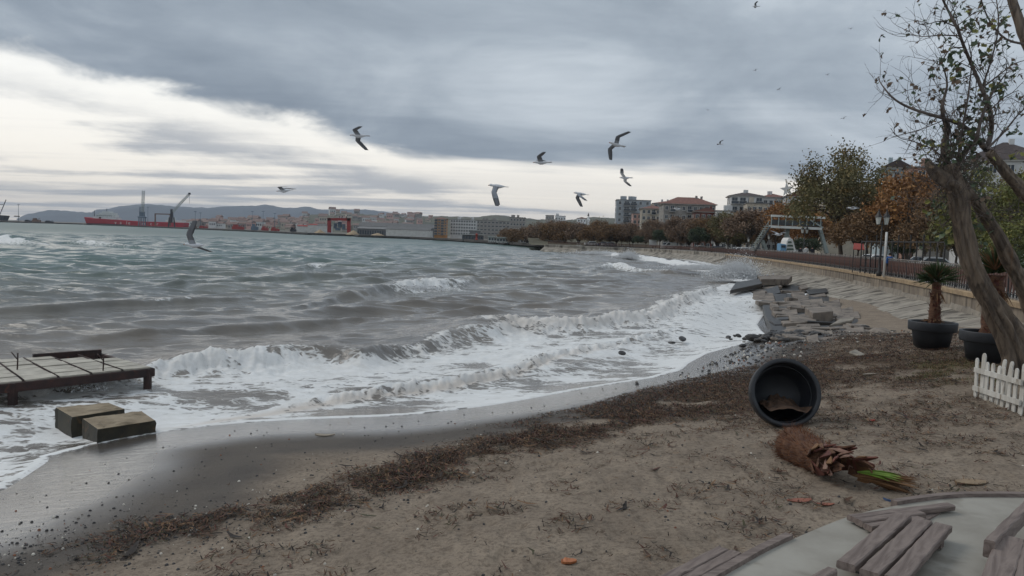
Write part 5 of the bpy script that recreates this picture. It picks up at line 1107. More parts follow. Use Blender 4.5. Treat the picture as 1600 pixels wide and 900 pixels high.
for k, (px_, tp, d_, wd) in enumerate(((926, 352, 240, 44), (905, 349, 255, 42), (884, 348, 262, 46), (862, 349, 270, 44), (842, 350, 285, 42), (824, 353, 300, 36), (936, 346, 300, 50), (870, 346, 330, 54), (806, 357, 320, 30), (790, 359, 330, 28))):
    stree('brown tree of the far row, number %s from the left' % ('', '')[0] if False else ['brown tree of the far row, just left of the red-brown one', 'brown tree of the far row right below the minaret', 'brown tree of the far row under the pale skyline house', 'brown tree of the far row below the wider pale skyline block', 'brown tree of the far row above the white seafront cafe', 'last brown tree of the front row before the grey office block', 'taller brown tree standing behind the far row left of the tall block', 'taller brown tree standing behind the far row below the skyline blocks', 'small brown tree at the foot of the grey office block', 'small brown tree in front of the long grey complex'][k], px_, tp, d_, wd, [F_br, F_tw, F_br][k % 3], k, low=383, group='far row of brown seafront trees')

MORE = [('low orange brown tree behind the footbridge deck', 1275, 330, 118, 80, F_or, 0, 392), ('brown tree behind the park fence left of the nearest lamp', 1345, 335, 76, 84, F_br, 1, 396), ('brown orange tree behind the nearest street lamp', 1398, 322, 80, 92, F_or, 3, 398), ('low brown tree between lamp and potted palm', 1450, 335, 62, 84, F_br, 4, 402),
        ('olive tree behind the left standing palm', 1500, 330, 56, 84, F_ol, 2, 406), ('low yellow-green bush behind the leaning trunk', 1580, 345, 40, 90, F_yg, 3, 420), ('russet tree above the footbridge roof', 1215, 322, 150, 66, F_or, 4, 366), ('brown tree behind the stair of the footbridge', 1196, 340, 160, 60, F_br, 0, 388),
        ('low olive tree behind the parked white cars', 1155, 352, 172, 60, F_ol, 4, 390), ('low brown tree between round green tree and white cars', 1122, 352, 186, 56, F_br, 1, 388), ('twiggy tree left of the round green tree', 1078, 352, 200, 46, F_tw, 3, 386), ('low brown tree right of the white hoarding', 1050, 354, 214, 44, F_br, 2, 384),
        ('low twiggy tree behind the white hoarding', 1010, 358, 224, 36, F_tw, 0, 383), ('low brown tree at the base of the pink block', 990, 358, 236, 40, F_br, 3, 382), ('low brown bush right of the red-brown tree', 964, 362, 236, 36, F_br, 4, 382), ('dark green hedge tree under the footbridge', 1262, 372, 108, 42, F_gr, 3, 396), ('dark green shrub behind the fence by the lamp', 1412, 372, 66, 40, F_gr, 4, 402), ('brown tree behind the black fence under the orange plane tree', 1430, 340, 84, 70, F_tw, 0, 396)]
for lb, px_, tp, d_, wd, fm, vr, lw in MORE: stree(lb, px_, tp, d_, wd, fm, vr, low=lw, group='low trees filling the row behind the promenade')

# ---- lamps
M_lampg = pm('lantern_glass', s(190, 192, 186), s(170, 172, 168), 3, .4)
def lamp_tree(label, px, d, top, twin=True):
    T = P(px, top, d); H = T.z-1.795; w = thing('street_lamp', label, 'street lamp', (T.x, T.y, 1.795))
    MB().lathe([(.16, 0), (.16, .25), (.09, .35), (.07, 1.1), (.09, 1.15), (.055, 1.25), (.045, H-1.0)], 10, close=True).build('pole', M_iron, w)
    heads = [(-.26, 0), (.26, 0)] if twin else [(0, 0)]
    if twin: MB().bar((-.3, 0, H-1.0), (.3, 0, H-1.0), .05, .05).box((0, 0, H-.92), (.06, .06, .3)).build('arm', M_iron, w)
    for x, y in heads:
        MB().lathe([(.11, H-.98), (.20, H-.52)], 6, 0, (x, y, 0), smooth=False, close=True).build('lantern', M_lampg, w); MB().lathe([(.27, H-.51), (.23, H-.47), (.12, H-.28), (.05, H-.12), (.05, H-.02), (.01, H)], 6, 0, (x, y, 0), smooth=False, close=True).build('lamp_cap', M_iron, w)
lamp_tree('black twin-lantern street lamp beside the white post, nearest of the lamps', 1380, 50, 327)
lamp_tree('smaller twin-lantern street lamp just right of the nearest one', 1399, 88, 360)
lamp_tree('black street lamp in front of the footbridge', 1258, 95, 352)
lamp_tree('black street lamp at the foot of the footbridge stair', 1202, 118, 364, False)
lamp_tree('black street lamp left of the footbridge stair beside white cars', 1170, 135, 369, False)
lamp_tree('black street lamp near the dark green round tree', 1113, 160, 373.5, False)
lamp_tree('street lamp half hidden behind the leaning trunk', 1576, 48, 358)
wpst = thing('white_post', 'plain white post next to the nearest twin-lantern lamp', 'post', (P(1383, 400, 49).x, 49, 1.795)); h_ = P(1383, 363, 49).z-1.795; MB().lathe([(.075, 0), (.07, h_), (.05, h_+.02)], 10, close=True).build('shaft', M_frame, wpst)
# black fence on the landward side of the promenade
bf = thing('park_fence', 'black iron fence on the landward side of the promenade', 'fence', P(1350, 410, 52))
fa_, fb_ = P(1345, 405, 56), P(1475, 405, 44); fa_.z = fb_.z = 1.795; nfp = 14; zt_ = P(1400, 378, 51).z
for k in range(nfp+1):
    p = fa_.lerp(fb_, k/nfp); h_ = zt_+(.45 if k % 2 else .1); part(MB().box((p.x, p.y, (1.795+h_)/2), (.07, .07, h_-1.795)), 'post', M_iron, bf)
for z_ in (zt_, 2.2): part(MB().bar((fa_.x, fa_.y, z_), (fb_.x, fb_.y, z_), .06, .08), 'rail', M_iron, bf)
# ---- footbridge
M_fb = pm('footbridge_grey_green', s(150, 158, 154), s(128, 136, 132), 1, .7); M_fbd = pm('footbridge_dark_mesh', s(78, 80, 80), s(62, 64, 64), 2, .8); M_fbw = mcol('footbridge_white', (206, 206, 200), (188, 188, 182))
D = 112; fbw = thing('footbridge', 'grey covered footbridge with a steep stair over the coast road', 'footbridge', (P(1235, 390, D).x, D, 1.7))
def FB(px, py, dd=0): return P(px, py, D+dd)
for nm, a_, b_, hh, mt in (('deck_beam', (1202, 354), (1284, 357.5), .35, M_fbw), ('roof_beam', (1205, 337), (1290, 340.5), .3, M_fbw)):
    for dd in (0, 3): part(MB().bar(FB(*a_, dd), FB(*b_, dd), .25, hh), nm, mt, fbw)
part(MB().prism_dir([FB(1203, 352), FB(1284, 355.5), FB(1284, 356.5), FB(1203, 353)], (0, 3, 0)), 'deck', M_fbd, fbw); part(MB().prism_dir([FB(1205, 336.2), FB(1290, 339.7), FB(1290, 340.2), FB(1205, 336.7)], (0, 3, 0)), 'roof', M_flat, fbw)
for dd in (.1, 2.9): part(MB().prism_dir([FB(1205, 343, dd), FB(1286, 346.5, dd), FB(1284, 354.5, dd), FB(1203, 351, dd)], (0, .04, 0)), 'side_panel', M_fbd, fbw)
for k in range(8):
    x_ = 1206+k*11; part(MB().bar(FB(x_, 338), FB(x_-1, 353), .12, .12, 0, (0, 1, 0)), 'post', M_fb, fbw)
part(MB().bar(FB(1266, 344), FB(1286, 356), .2, .2, 0, (0, 1, 0)), 'brace', M_fb, fbw)
for dd in (0, 2.2): part(MB().bar(FB(1203, 354, dd), FB(1180, 391, dd), .15, .45, 0, (0, 1, 0)), 'stair_stringer', M_fbd, fbw); part(MB().bar(FB(1202, 345, dd), FB(1179, 382, dd), .08, .08, 0, (0, 1, 0)), 'handrail', M_fb, fbw)
for k in range(14):
    p = FB(lerp(1203, 1180, k/13), lerp(354, 391, k/13)); part(MB().box((p.x, p.y+1.1, p.z), (.4, 2.2, .06)), 'step', M_fb, fbw)
    if k % 3 == 1: part(MB().bar(FB(lerp(1203, 1180, k/13), lerp(353, 390, k/13)), FB(lerp(1202, 1179, k/13), lerp(345, 382, k/13)), .06, .06, 0, (0, 1, 0)), 'baluster', M_fb, fbw)
for a_, b_ in (((1231, 356), (1226, 394)), ((1191, 376), (1199, 396)), ((1281, 358), (1292, 396))):
    part(MB().bar(FB(*a_, 1.5), FB(*b_, 1.5), .45, .6, 0, (0, 1, 0)), 'leg', M_fb, fbw)
# ---- white tapered kiosk with a blue booth
M_kb = mcol('booth_blue', (110, 150, 180), (90, 130, 160)); M_kg = mcol('opening_green', (88, 104, 92), (70, 84, 74))
D = 104; k_ = thing('kiosk', 'white tapering stepped kiosk with dark openings under the footbridge', 'kiosk', (P(1236, 392, D).x, D, 1.75))
def KP(px, py): return P(px, py, D)
part(MB().prism_dir([KP(1226, 394), KP(1245, 394.5), KP(1239, 374), KP(1233, 371), KP(1230, 376)], (0, 2.4, 0)), 'body', M_frame, k_, .1)
for x0, x1, y_ in ((1231, 1237, 377), (1230, 1239, 382.5), (1229, 1240, 388)): part(MB().prism_dir([KP(x0, y_+2.6), KP(x1, y_+2.7), KP(x1-.8, y_), KP(x0+.5, y_)], (0, -.08, 0)), 'opening', M_kg, k_)
k2 = thing('booth', 'small light blue booth at the foot of the white kiosk', 'booth', (P(1223, 392, D-1).x, D-1, 1.75)); part(MB().prism_dir([P(1219.5, 393.5, D-1), P(1229, 394, D-1), P(1229, 382, D-1), P(1220, 380.5, D-1)], (0, 1.5, 0)), 'cabin', M_kb, k2, .08); part(MB().prism_dir([P(1221, 387, D-1.03), P(1227.5, 387.3, D-1.03), P(1227.5, 383.4, D-1.03), P(1221, 383, D-1.03)], (0, .05, 0)), 'window', M_glass, k2)
hb = thing('hoarding', 'blank white hoarding board on the promenade', 'hoarding', (P(1020, 384, 206).x, 206, 1.795)); part(MB().prism_dir([P(1014.5, 383.6, 206), P(1026, 384, 206), P(1026, 375, 206), P(1014.5, 374.6, 206)], (0, .25, 0)), 'board', M_frame, hb)
for px_ in (1016, 1024.5): part(MB().bar(P(px_, 375, 206.35), Vector((P(px_, 384, 206.35).x, 206.35, 1.6)), .12, .12), 'post', M_iron, hb)
ra = thing('stall_awning', 'red awning of a stall behind the promenade near the nearest lamp', 'awning', (P(1341, 400, 60).x, 60, 1.7)); part(MB().prism_dir([P(1334, 381, 60), P(1349, 382, 60), P(1351, 391, 59), P(1333, 390, 59)], (0, 0, .06)), 'canopy', M_lit['red'], ra)
for px_ in (1334, 1350): part(MB().bar(P(px_, 388, 59.3), Vector((P(px_, 388, 59.3).x, 59.3, 1.7)), .05, .05), 'pole', M_iron, ra)
# ---- cars
CP = {c: pm('car_paint_'+c, s(*v), s(*[int(x*.93) for x in v]), 1, .25, spec=.6) for c, v in dict(white=(214, 216, 216), grey=(120, 124, 130), blue=(70, 84, 110)).items()}
M_tyre = mcol('tyre', (34, 34, 36), (28, 28, 30)); M_rim = mcol('wheel_rim', (160, 162, 164), (140, 142, 144)); M_light = mcol('headlamp', (226, 226, 220), (210, 210, 204))
def car(label, px, d, paint, rz=0.0, van=False):
    p = P(px, 390, d); w = thing('parked_car', label, 'car', (p.x, p.y, 1.665), rz); h = 1.9 if van else 1.45; L = 4.6 if van else 4.2
    pr = [(-L/2, .3), (-L/2, .75), (-L/2+.1, .88), (-L*.27, .95), (-L*.13, h-.04), (L*.05, h), (L*.27, h-.06), (L*.42, .98), (L/2-.05, .9), (L/2, .6), (L/2-.05, .3)] if not van else [(-L/2, .3), (-L/2, .95), (-L*.36, 1.1), (-L*.22, h-.05), (-L*.1, h), (L*.44, h), (L/2, h-.15), (L/2, .3)]
    MB().prism_dir([(x, -.82, z) for x, z in pr], (0, 1.64, 0)).build('body', CP[paint], w, .12)
    gl = [(-L*.235, .97), (-L*.115, h-.13), (L*.235, h-.14), (L*.36, 1.0)] if not van else [(-L*.32, 1.12), (-L*.2, h-.15), (-L*.02, h-.15), (-L*.02, 1.12)]
    for y in (-.835, .825): MB().prism_dir([(x, y, z) for x, z in gl], (0, .012, 0)).build('side_window', M_glass, w)
    MB().prism_dir([(-L*.262, -.68, .99), (-L*.14, -.6, h-.1), (-L*.14, .6, h-.1), (-L*.262, .68, .99)] if not van else [(-L*.365, -.7, 1.12), (-L*.235, -.65, h-.13), (-L*.235, .65, h-.13), (-L*.365, .7, 1.12)], (-.03, 0, .01)).build('windscreen', M_glass, w)
    for x in (-L*.31, L*.3):
        for y in (-.84, .66):
            t_ = MB().lathe([(.2, 0), (.31, 0), (.32, .09), (.31, .18), (.2, .18)], 14, mat=Matrix.Rotation(R(-90), 3, 'X')).build('wheel', M_tyre, w, 0, (x, y, .32)); MB().lathe([(.001, .02), (.2, .02), (.2, .16), (.001, .16)], 12, mat=Matrix.Rotation(R(-90), 3, 'X')).build('rim', M_rim, t_)
    for y in (-.58, .58): MB().box((-L/2-.005, y, .72), (.06, .34, .16)).build('headlight', M_light, w)
car('white car left of the lamp near the footbridge stair', 1153, 148, 'white', .3); car('white car right next to the footbridge stair', 1166, 144, 'white', .9); car('white van parked right of the white hoarding', 1044, 214, 'white', .5, True)
car('white car below the dark green round tree', 1093, 186, 'white', .2); car('grey blue car left of the lamp by the dark green tree', 1120, 172, 'blue', .2); car('white car behind the black fence left of the nearest lamp', 1367, 70, 'white', .15); car('white car behind the black fence near the palm', 1447, 62, 'white', .2, False)
car('small white car on the road below the far brown trees', 923, 236, 'white', .2); car('grey car on the road left of the white hoarding', 951, 230, 'grey', .2); car('blue car on the road right below the red-brown tree', 943, 233, 'blue', .1)
# ---- people behind the railing
def person(label, px, d, top, shirt, trous, hair, rz=0.0):
    T = P(px, top, d); w = thing('person', label, 'person', (T.x, T.y, 1.795), rz); k = (T.z-1.795)/1.72
    V = [(0, 0, .95), (0, 0, 1.15), (0, 0, 1.40), (0, 0, 1.52), (0, 0, 1.62), (-.10, 0, .9), (-.11, -.02, .5), (-.11, 0, .08), (-.11, -.14, .04), (.10, 0, .9), (.12, -.05, .5), (.12, .05, .08), (.12, -.09, .04), (-.19, 0, 1.40), (-.25, .02, 1.12), (-.24, -.08, .86), (.19, 0, 1.40), (.25, .02, 1.12), (.24, -.08, .86)]
    E = [(0, 1), (1, 2), (2, 3), (3, 4), (0, 5), (5, 6), (6, 7), (7, 8), (0, 9), (9, 10), (10, 11), (11, 12), (2, 13), (13, 14), (14, 15), (2, 16), (16, 17), (17, 18)]
    rd = [.15, .14, .16, .06, .10, .095, .07, .045, .04, .095, .07, .045, .04, .07, .05, .04, .07, .05, .04]
    bmb = MB()
    for a_, b_ in E:
        pa, pb = Vector(V[a_])*k, Vector(V[b_])*k; bmb.tube([pa-(pb-pa)*.12, pa, pb, pb+(pb-pa)*.12], [rd[a_]*k*.7, rd[a_]*k, rd[b_]*k, rd[b_]*k*.7], 10)
    me = bmb.mesh('body', []); o = obj('body', me, w); rm = o.modifiers.new('remesh', 'REMESH'); rm.mode = 'VOXEL'; rm.voxel_size = .035; rm.use_smooth_shade = True
    me.materials.append(zmat('clothes_'+label[:14].replace(' ', '_'), shirt, trous, k)); hm = MB(); hm.lathe([(.001, 1.76*k), (.07*k, 1.74*k), (.108*k, 1.66*k), (.10*k, 1.60*k)], 12, 0, (0, .015, 0)); hm.build('hair', mcol('hair_'+label[:12].replace(' ', '_'), hair), w)
def zmat(n, shirt, trous, k):
    m = bpy.data.materials.new(n); m.use_nodes = True; t = NT(m.node_tree); b = t.n['Principled BSDF']; z = t.new('ShaderNodeSeparateXYZ', i_0=t.new('ShaderNodeTexCoord').outputs['Object']).outputs[2]; nz_ = t.noise(t.new('ShaderNodeTexCoord').outputs['Object'], 6, 3)
    c = t.mix(t.math('GREATER_THAN', z, .98*k), s(*trous), s(*shirt)); c = t.mix(t.math('GREATER_THAN', z, 1.5*k), c, s(188, 148, 126)); c = t.mix(t.math('MULTIPLY', nz_, .2), c, s(30, 30, 30)); t.put(b.inputs['Base Color'], c); b.inputs['Roughness'].default_value = .9; return m
person('person in a white top walking behind the railing right of the kiosk', 1260, 94, 384.6, (220, 220, 218), (60, 62, 70), (40, 34, 30)); person('person in dark clothes walking just left of the one in white', 1251, 97, 386, (52, 54, 60), (40, 42, 48), (30, 28, 26)); person('person in dark clothes walking just right of the one in white', 1269.5, 95, 385.6, (48, 50, 58), (44, 46, 52), (30, 28, 26)); person('person in a bright blue top behind the railing beside the white post', 1391, 50.5, 396, (58, 104, 170), (40, 42, 48), (30, 28, 26))
# ================================================================ HARBOUR, SHIP, CRANES, FAR TOWN
M_red = mcol('port_red', (150, 58, 54), (130, 48, 46)); M_hull = mcol('hull_red', (168, 44, 56), (150, 38, 48), scale=.1); M_hullb = mcol('hull_dark', (44, 44, 52), (36, 36, 42)); M_sw = mcol('ship_white', (206, 210, 208), (188, 192, 190)); M_cr = mcol('crane_blue_grey', (96, 112, 126), (80, 96, 110)); M_crw = mcol('crane_pale', (170, 176, 174), (150, 156, 154)); M_shed = mcol('shed_grey', (110, 110, 110), (92, 92, 92)); M_tank = mcol('tank_white', (200, 200, 196), (182, 182, 178)); M_boat = mcol('quay_clutter', (120, 92, 76), (96, 74, 62))
def hz(px): return 343-0+.0349*px
# red and white ship
D = 1050; a, b = P(136, 352, D), P(291, 356, D); Ls = (b-a).length; u = (b-a).normalized(); u.z = 0; u.normalize()
sh = thing('cargo_ship', 'long red hulled ship with white superstructure moored across the bay', 'ship', (a.x, a.y, 0), math.atan2(u.y, u.x)); hd = P(200, 344.5, D).z
prof = [(0, 10.5), (3, 2), (6, 0), (Ls-4, 0), (Ls, 1.5), (Ls+1, 7.5), (Ls*.55, 7.2), (Ls*.3, 8.3), (9, 9.4)]
MB().prism_dir([(x, -8, z) for x, z in prof], (0, 16, 0)).build('hull', M_hull, sh, .6); MB().prism_dir([(x, -8.2, z) for x, z in [(4.5, .2), (48, .2), (58, 2.2), (30, 2.6), (3.6, 2.2)]], (0, .15, 0)).build('dark_band', M_hullb, sh)
sup = [(11, 9.2, 8, 2.6), (15, 11.5, 26, 3.2), (19, 14.5, 20, 2.6), (23, 17, 10, 2.2)]
for x, z, l, h in sup: MB().box((x+l/2, 0, z+h/2), (l, 11, h)).build('deckhouse', M_sw, sh)
MB().box((33, 0, 9.8), (22, 11, 2.6)).build('deckhouse', M_sw, sh); MB().box((Ls-14, 0, 9), (24, 10, 3)).build('deckhouse', M_sw, sh); MB().box((Ls-20, 0, 12), (7, 8, 4)).build('deckhouse', M_sw, sh)
for k in range(8): MB().box((17+k*2.7, -5.56, 13.2), (1.5, .1, 1.0)).build('window', M_glass, sh)
for x, h in ((10, 20), (27, 23), (Ls-18, 22)): MB().lathe([(.5, 8), (.3, h)], 8, 0, (x, 0, 0), close=True).build('mast', M_hullb, sh)
def letters(txt, x, z, size):
    cu = bpy.data.curves.new('lettering', 'FONT'); cu.body = txt; cu.size = size; cu.extrude = .05; to = bpy.data.objects.new('lettering', cu); COL.objects.link(to); bpy.context.view_layer.update(); me = bpy.data.meshes.new_from_object(to.evaluated_get(bpy.context.evaluated_depsgraph_get())); bpy.data.objects.remove(to); me.materials.clear(); me.materials.append(M_frame); o = obj('letter', me, sh, 0, (x, -8.35, z)); o.rotation_euler = (R(90), 0, 0)
for ch, px_ in (('v', 184), ('a', 192), ('l', 202), ('e', 205), ('m', 226), ('c', 239), ('r', 249)):
    letters(ch, (px_-136)/155*Ls, 2.6, 6.0)
# cranes
def lattice(w, a, b, wd, n, mat, name='lattice', th=.35):
    mb = MB(); a, b = Vector(a), Vector(b); d = (b-a).normalized(); s1 = d.cross(Vector((0, 1, 0))).normalized()*wd/2; s2 = d.cross(s1).normalized()*wd/2
    cs = [s1+s2, s1-s2, -s1-s2, -s1+s2]
    for c in cs: mb.bar(a+c, b+c, th, th)
    for k in range(n):
        p, q = a.lerp(b, k/n), a.lerp(b, (k+1)/n)
        for i in range(4): mb.bar(p+cs[i], q+cs[(i+1) % 4], th*.6, th*.6)
    return mb.build(name, mat, w)
D = 1000; p = P(222, 352, D); c1_ = thing('tower_crane', 'tall slender harbour crane with a vertical jib in front of the red ship', 'crane', (p.x, D, 1.4)); top = P(222, 298, D).z-1.4; mid = P(222, 323, D).z-1.4
for x in (-3, 3):
    for y in (-3, 3): MB().bar((x, y, 0), (x*.9, y*.9, mid*.42), 1.1, 1.1).build('leg', M_cr, c1_)
MB().box((0, 0, mid*.45), (8, 8, 1.5)).build('portal', M_cr, c1_); MB().box((0, 0, mid*.62), (5, 5, mid*.25)).build('machinery_house', M_cr, c1_); lattice(c1_, (-.8, 0, mid*.5), (-.8, 0, mid), 3.6, 6, M_cr, 'mast'); lattice(c1_, (1.6, -2, mid*.7), (2.6, -2, top), 2.4, 14, M_crw, 'jib')
D = 980; p = P(268, 354, D); c2_ = thing('harbour_crane', 'harbour crane with a slanting pale jib at the stern of the red ship', 'crane', (p.x, D, 1.4)); L_ = lambda x, y: P(x, y, D)-c2_.location
for x in (-4, 4): MB().bar((x, 0, 0), (x*.7, 0, 12), 1.3, 1.3).build('leg', M_hullb, c2_)
MB().bar(L_(268, 348), L_(268, 327), 2.2, 2.2).build('tower', M_hullb, c2_); lattice(c2_, L_(270, 331), L_(296, 303), 1.8, 10, M_crw, 'jib'); MB().bar(L_(268, 327), L_(295, 303), .25, .25).build('stay', M_crw, c2_); MB().box(L_(296, 302.5), (2.2, 2.2, 2.2)).build('jib_head', M_hullb, c2_); MB().bar(L_(296, 304), L_(296, 318), .2, .2).build('hoist_rope', M_hullb, c2_)
D = 985; c3_ = thing('loading_gantry', 'dark red loading gantry beside the slanting crane', 'gantry', (P(243, 353, D).x, D, 1.4)); L_ = lambda x, y: P(x, y, D)-c3_.location
MB().bar(L_(242.5, 353), L_(242.5, 333.5), 1.3, 1.3).build('leg', M_boat, c3_); MB().bar(L_(242, 334.2), L_(268, 334.8), 1.3, 1.3).build('beam', M_boat, c3_); MB().bar(L_(266, 353), L_(266, 334), 1.3, 1.3).build('leg', M_boat, c3_)
# left ship bow, masts, moored small craft
D = 1150; s2_ = thing('cargo_ship', 'dark ship bow with slanting masts cut by the left edge of the picture', 'ship', (P(-20, 348, D).x, D, 0)); L_ = lambda x, y: P(x, y, D)-s2_.location
MB().prism_dir([L_(-60, 346.5), L_(3, 346.5), L_(7.5, 337), L_(-2, 336), L_(-60, 338)], (0, 12, 0)).build('hull', M_hullb, s2_); MB().bar(L_(-1, 337), L_(9.5, 312), .8, .8).build('mast', M_hullb, s2_); MB().bar(L_(-20, 319), L_(5, 319.5), .7, .7).build('boom', M_hullb, s2_)
def mast(label, px, top, d, plat=None):
    p = P(px, 350, d); w = thing('light_mast', label, 'light mast', (p.x, d, 1.4)); h = P(px, top, d).z-1.4; MB().lathe([(.35, 0), (.2, h)], 6, 0, close=True).build('pole', M_cr, w); MB().box((0, 0, h+.3), (3.0, .6, .6)).build('lamp_bar', M_cr, w)
    if plat: MB().box((-2, 0, P(px, plat, d).z-1.4), (5.5, 3, 1.3)).build('platform', M_hullb, w)
for k, (px_, tp, pl) in enumerate(((29, 320, 338), (231, 324, None), (305, 331, None), (313, 333, None), (394, 331, None), (411, 331, None), (429, 334, None))): mast(['light mast with a dark platform near the left edge', 'thin light mast behind the red ship', 'thin light mast right of the slanting crane', 'second thin light mast right of the slanting crane', 'thin light mast over the middle of the far quay', 'leaning-topped light mast over the middle of the far quay', 'thin light mast left of the white warehouses'][k], px_, tp, 1000 if px_ < 250 else 900, pl)
def clutter(label, px, py, d, wpx, hpx, mat, nm='harbour_machine', cat='machinery'):
    p = P(px, py, d); w = thing(nm, label, cat, (p.x, d, 1.4)); k = d/FPX; W, H = wpx*k, hpx*k; MB().box((0, 0, H*.28), (W, 4, H*.56)).build('body', mat, w, .15); MB().box((-W*.2, 0, H*.75), (W*.4, 3, H*.4)).build('cab', mat, w, .1); MB().bar((W*.1, 0, H*.5), (W*.45, 0, H), .5, .5).build('arm', mat, w)
for k, (px_, py_, d_, w_, h_, m_) in enumerate(((44, 347, 1120, 9, 3, M_hullb), (57, 347, 1110, 12, 6, M_boat), (77, 349, 1080, 12, 3, M_hullb), (302, 356, 900, 10, 4, M_boat), (318, 357, 890, 12, 4, M_red), (372, 360, 820, 18, 8, M_red), (398, 361, 800, 10, 10, M_cr), (414, 363, 780, 10, 7, M_red), (430, 364, 760, 12, 6, M_red), (458, 366, 700, 8, 7, M_hullb))):
    clutter(['low dark barge on the far left quay', 'brown loader near the left end of the quay', 'flat dark barge left of the red ship', 'brown loader just right of the red ship', 'red loader right of the brown one by the ship', 'big red loader in the middle of the far quay', 'blue-grey loader right of the big red loader', 'small red loader over the quay piles', 'low red loader left of the white warehouses', 'dark loader beside the white warehouses'][k], px_, py_, d_, w_, h_, m_)
# white warehouses and tanks, red gantry, sheds
def shed(label, pxl, pxr, top, bot, d, mat, rm, gable=True, nm='warehouse', cat='warehouse', dep=18, panels=0):
    A, B = P(pxl, top, d), P(pxr, top, d); w_ = (B-A).length; c = (A+B)/2; H = c.z-1.3; w = thing(nm, label, cat, (c.x, c.y, 1.3)); MB().box((0, dep/2, H/2), (w_, dep, H)).build('wall', mat, w); m_ = MB(); rh = w_*.04+.8 if gable else .3
    m_.add([(-w_/2-.3, -.4, H+.02), (w_/2+.3, -.4, H+.02), (w_/2+.3, dep+.4, H+.02), (-w_/2-.3, dep+.4, H+.02), (-w_/2-.3, dep/2, H+rh), (w_/2+.3, dep/2, H+rh)], [(0, 1, 5, 4), (2, 3, 4, 5), (1, 2, 5), (3, 0, 4), (3, 2, 1, 0)]); m_.build('roof', rm, w)
    for k in range(panels): MB().box((-w_/2+w_*(k+.5)/panels, -.04, H*.42), (w_/panels*.6, .1, H*.6)).build('bay_door', M_glass, w)
    return w
shed('white warehouse with a red roof edge on the far quay, left one', 464, 481, 353.5, 361, 680, M_tank, M_red, panels=0); shed('white warehouse with a red roof edge on the far quay, middle one', 481, 494, 351.5, 361, 675, M_tank, M_red); shed('white warehouse touching the red portal on the far quay', 494, 512, 352.5, 362, 670, M_tank, M_shed)
shed('long grey arcade shed on the far quay right of the red portal', 558, 604, 357.5, 365, 560, M_shed, M_flat, panels=12); shed('long white-fronted shed under a dark roof on the far quay', 603, 672, 359, 366, 530, M_tank, M_shed, panels=0); shed('long dark shed behind the white-fronted one', 560, 682, 355, 360, 620, M_shed, M_shed)
D = 600; g_ = thing('red_portal', 'big red portal frame with grey machinery on the far quay', 'portal crane', (P(530, 362, D).x, D, 1.4)); L_ = lambda x, y, dd=0: P(x, y, D+dd)-g_.location
for x in (514.5, 545): 
    for dd in (0, 8): MB().bar(L_(x, 363.5, dd), L_(x, 341, dd), 2.6, 2.0, 0, (0, 1, 0)).build('leg', M_red, g_)
for dd in (0, 8): MB().bar(L_(512, 342.5, dd), L_(548, 343, dd), 2.0, 2.0).build('beam', M_red, g_)
for x, y, w_, h_ in ((524, 353, 4, 8), (531, 351, 5, 9), (537, 354, 4, 8), (528, 358, 7, 4)): MB().box(L_(x, y, 4), (w_*.5, 3, h_*.5)).build('machine', M_cr, g_, .1)
for x in (530, 534, 541): MB().bar(L_(x, 341.5, 4), L_(x+1, 337.5, 4), .5, .5).build('light', M_hullb, g_)
# excavated sand heap, seafront cafe, moored things
M_heap = pm('sand_heap', s(170, 150, 122), s(148, 130, 106), .2, .95)
for lb, px_, py_, d_, w_, h_ in (('grey rubble heap in front of the red portal', 500, 363, 640, 18, 5), ('tan sand heap right of the red portal', 552, 365, 560, 22, 7), ('low tan sand heap in front of the arcade shed', 590, 368, 530, 24, 4)):
    p = P(px_, py_, d_); w = thing('sand_heap', lb, 'sand heap', (p.x, d_, 1.2)); k = d_/FPX; n = 14; m_ = MB(); vs_ = []
    for i in range(n+1):
        for j in range(n+1):
            x, y = i/n*2-1, j/n*2-1; r_ = math.hypot(x, y); vs_.append((x*w_*k/2, y*w_*k/2, max(0, 1-r_)**.8*h_*k*(.75+.5*float(vnoise(np.array([x*3+px_]), np.array([y*3.]), 3)[0]))))
    m_.add(vs_, [(i*(n+1)+j, (i+1)*(n+1)+j, (i+1)*(n+1)+j+1, i*(n+1)+j+1) for i in range(n) for j in range(n)], 0, True); m_.build('heap', M_heap, w)
def cafe(label, pxl, pxr, top, bot, d, mat, up_=False, wins=5):
    A, B = P(pxl, top, d), P(pxr, bot, d); w_ = P(pxr, top, d).x-A.x; H = A.z-.9; w = thing('seafront_cafe', label, 'cafe', ((A.x+B.x)/2, d, .9)); MB().box((0, 3, H/2), (w_, 6, H)).build('wall', mat, w); MB().box((0, 2.6, H+.12), (w_+.8, 7.2, .24)).build('roof', M_tank, w)
    for k in range(wins): MB().box((-w_/2+w_*(k+.5)/wins, -.02, H*.55), (w_/wins*.72, .08, H*.42)).build('window', M_glass, w)
    for k in range(4): MB().box((-w_/2+w_*(k+.5)/4, -.3, -.6), (.3, .3, 2.2)).build('pile', M_shed, w)
    if up_: MB().box((w_*.1, 3, H+.24+1.1), (w_*.5, 4, 2.0)).build('upper_deck', mat, w); MB().box((w_*.1, 3, H+.24+2.3), (w_*.56, 4.6, .2)).build('upper_roof', M_tank, w)
cafe('low white seafront cafe at the water in front of the pale hotel', 722, 755, 366.5, 376, 400, M_shed, True, 7); cafe('white cafe pavilion left of the two-tier cafe', 763, 776, 369.5, 378, 345, M_tank, False, 3); cafe('white cafe with long windows over the water', 776, 803, 371, 380, 325, M_tank, False, 6); cafe('two-tier white cafe with a raised roof at the end of the promenade', 796, 812, 366, 380, 332, M_tank, True, 3); cafe('white terrace cafe nearest the promenade', 813, 842, 372.5, 382, 312, M_tank, True, 6)
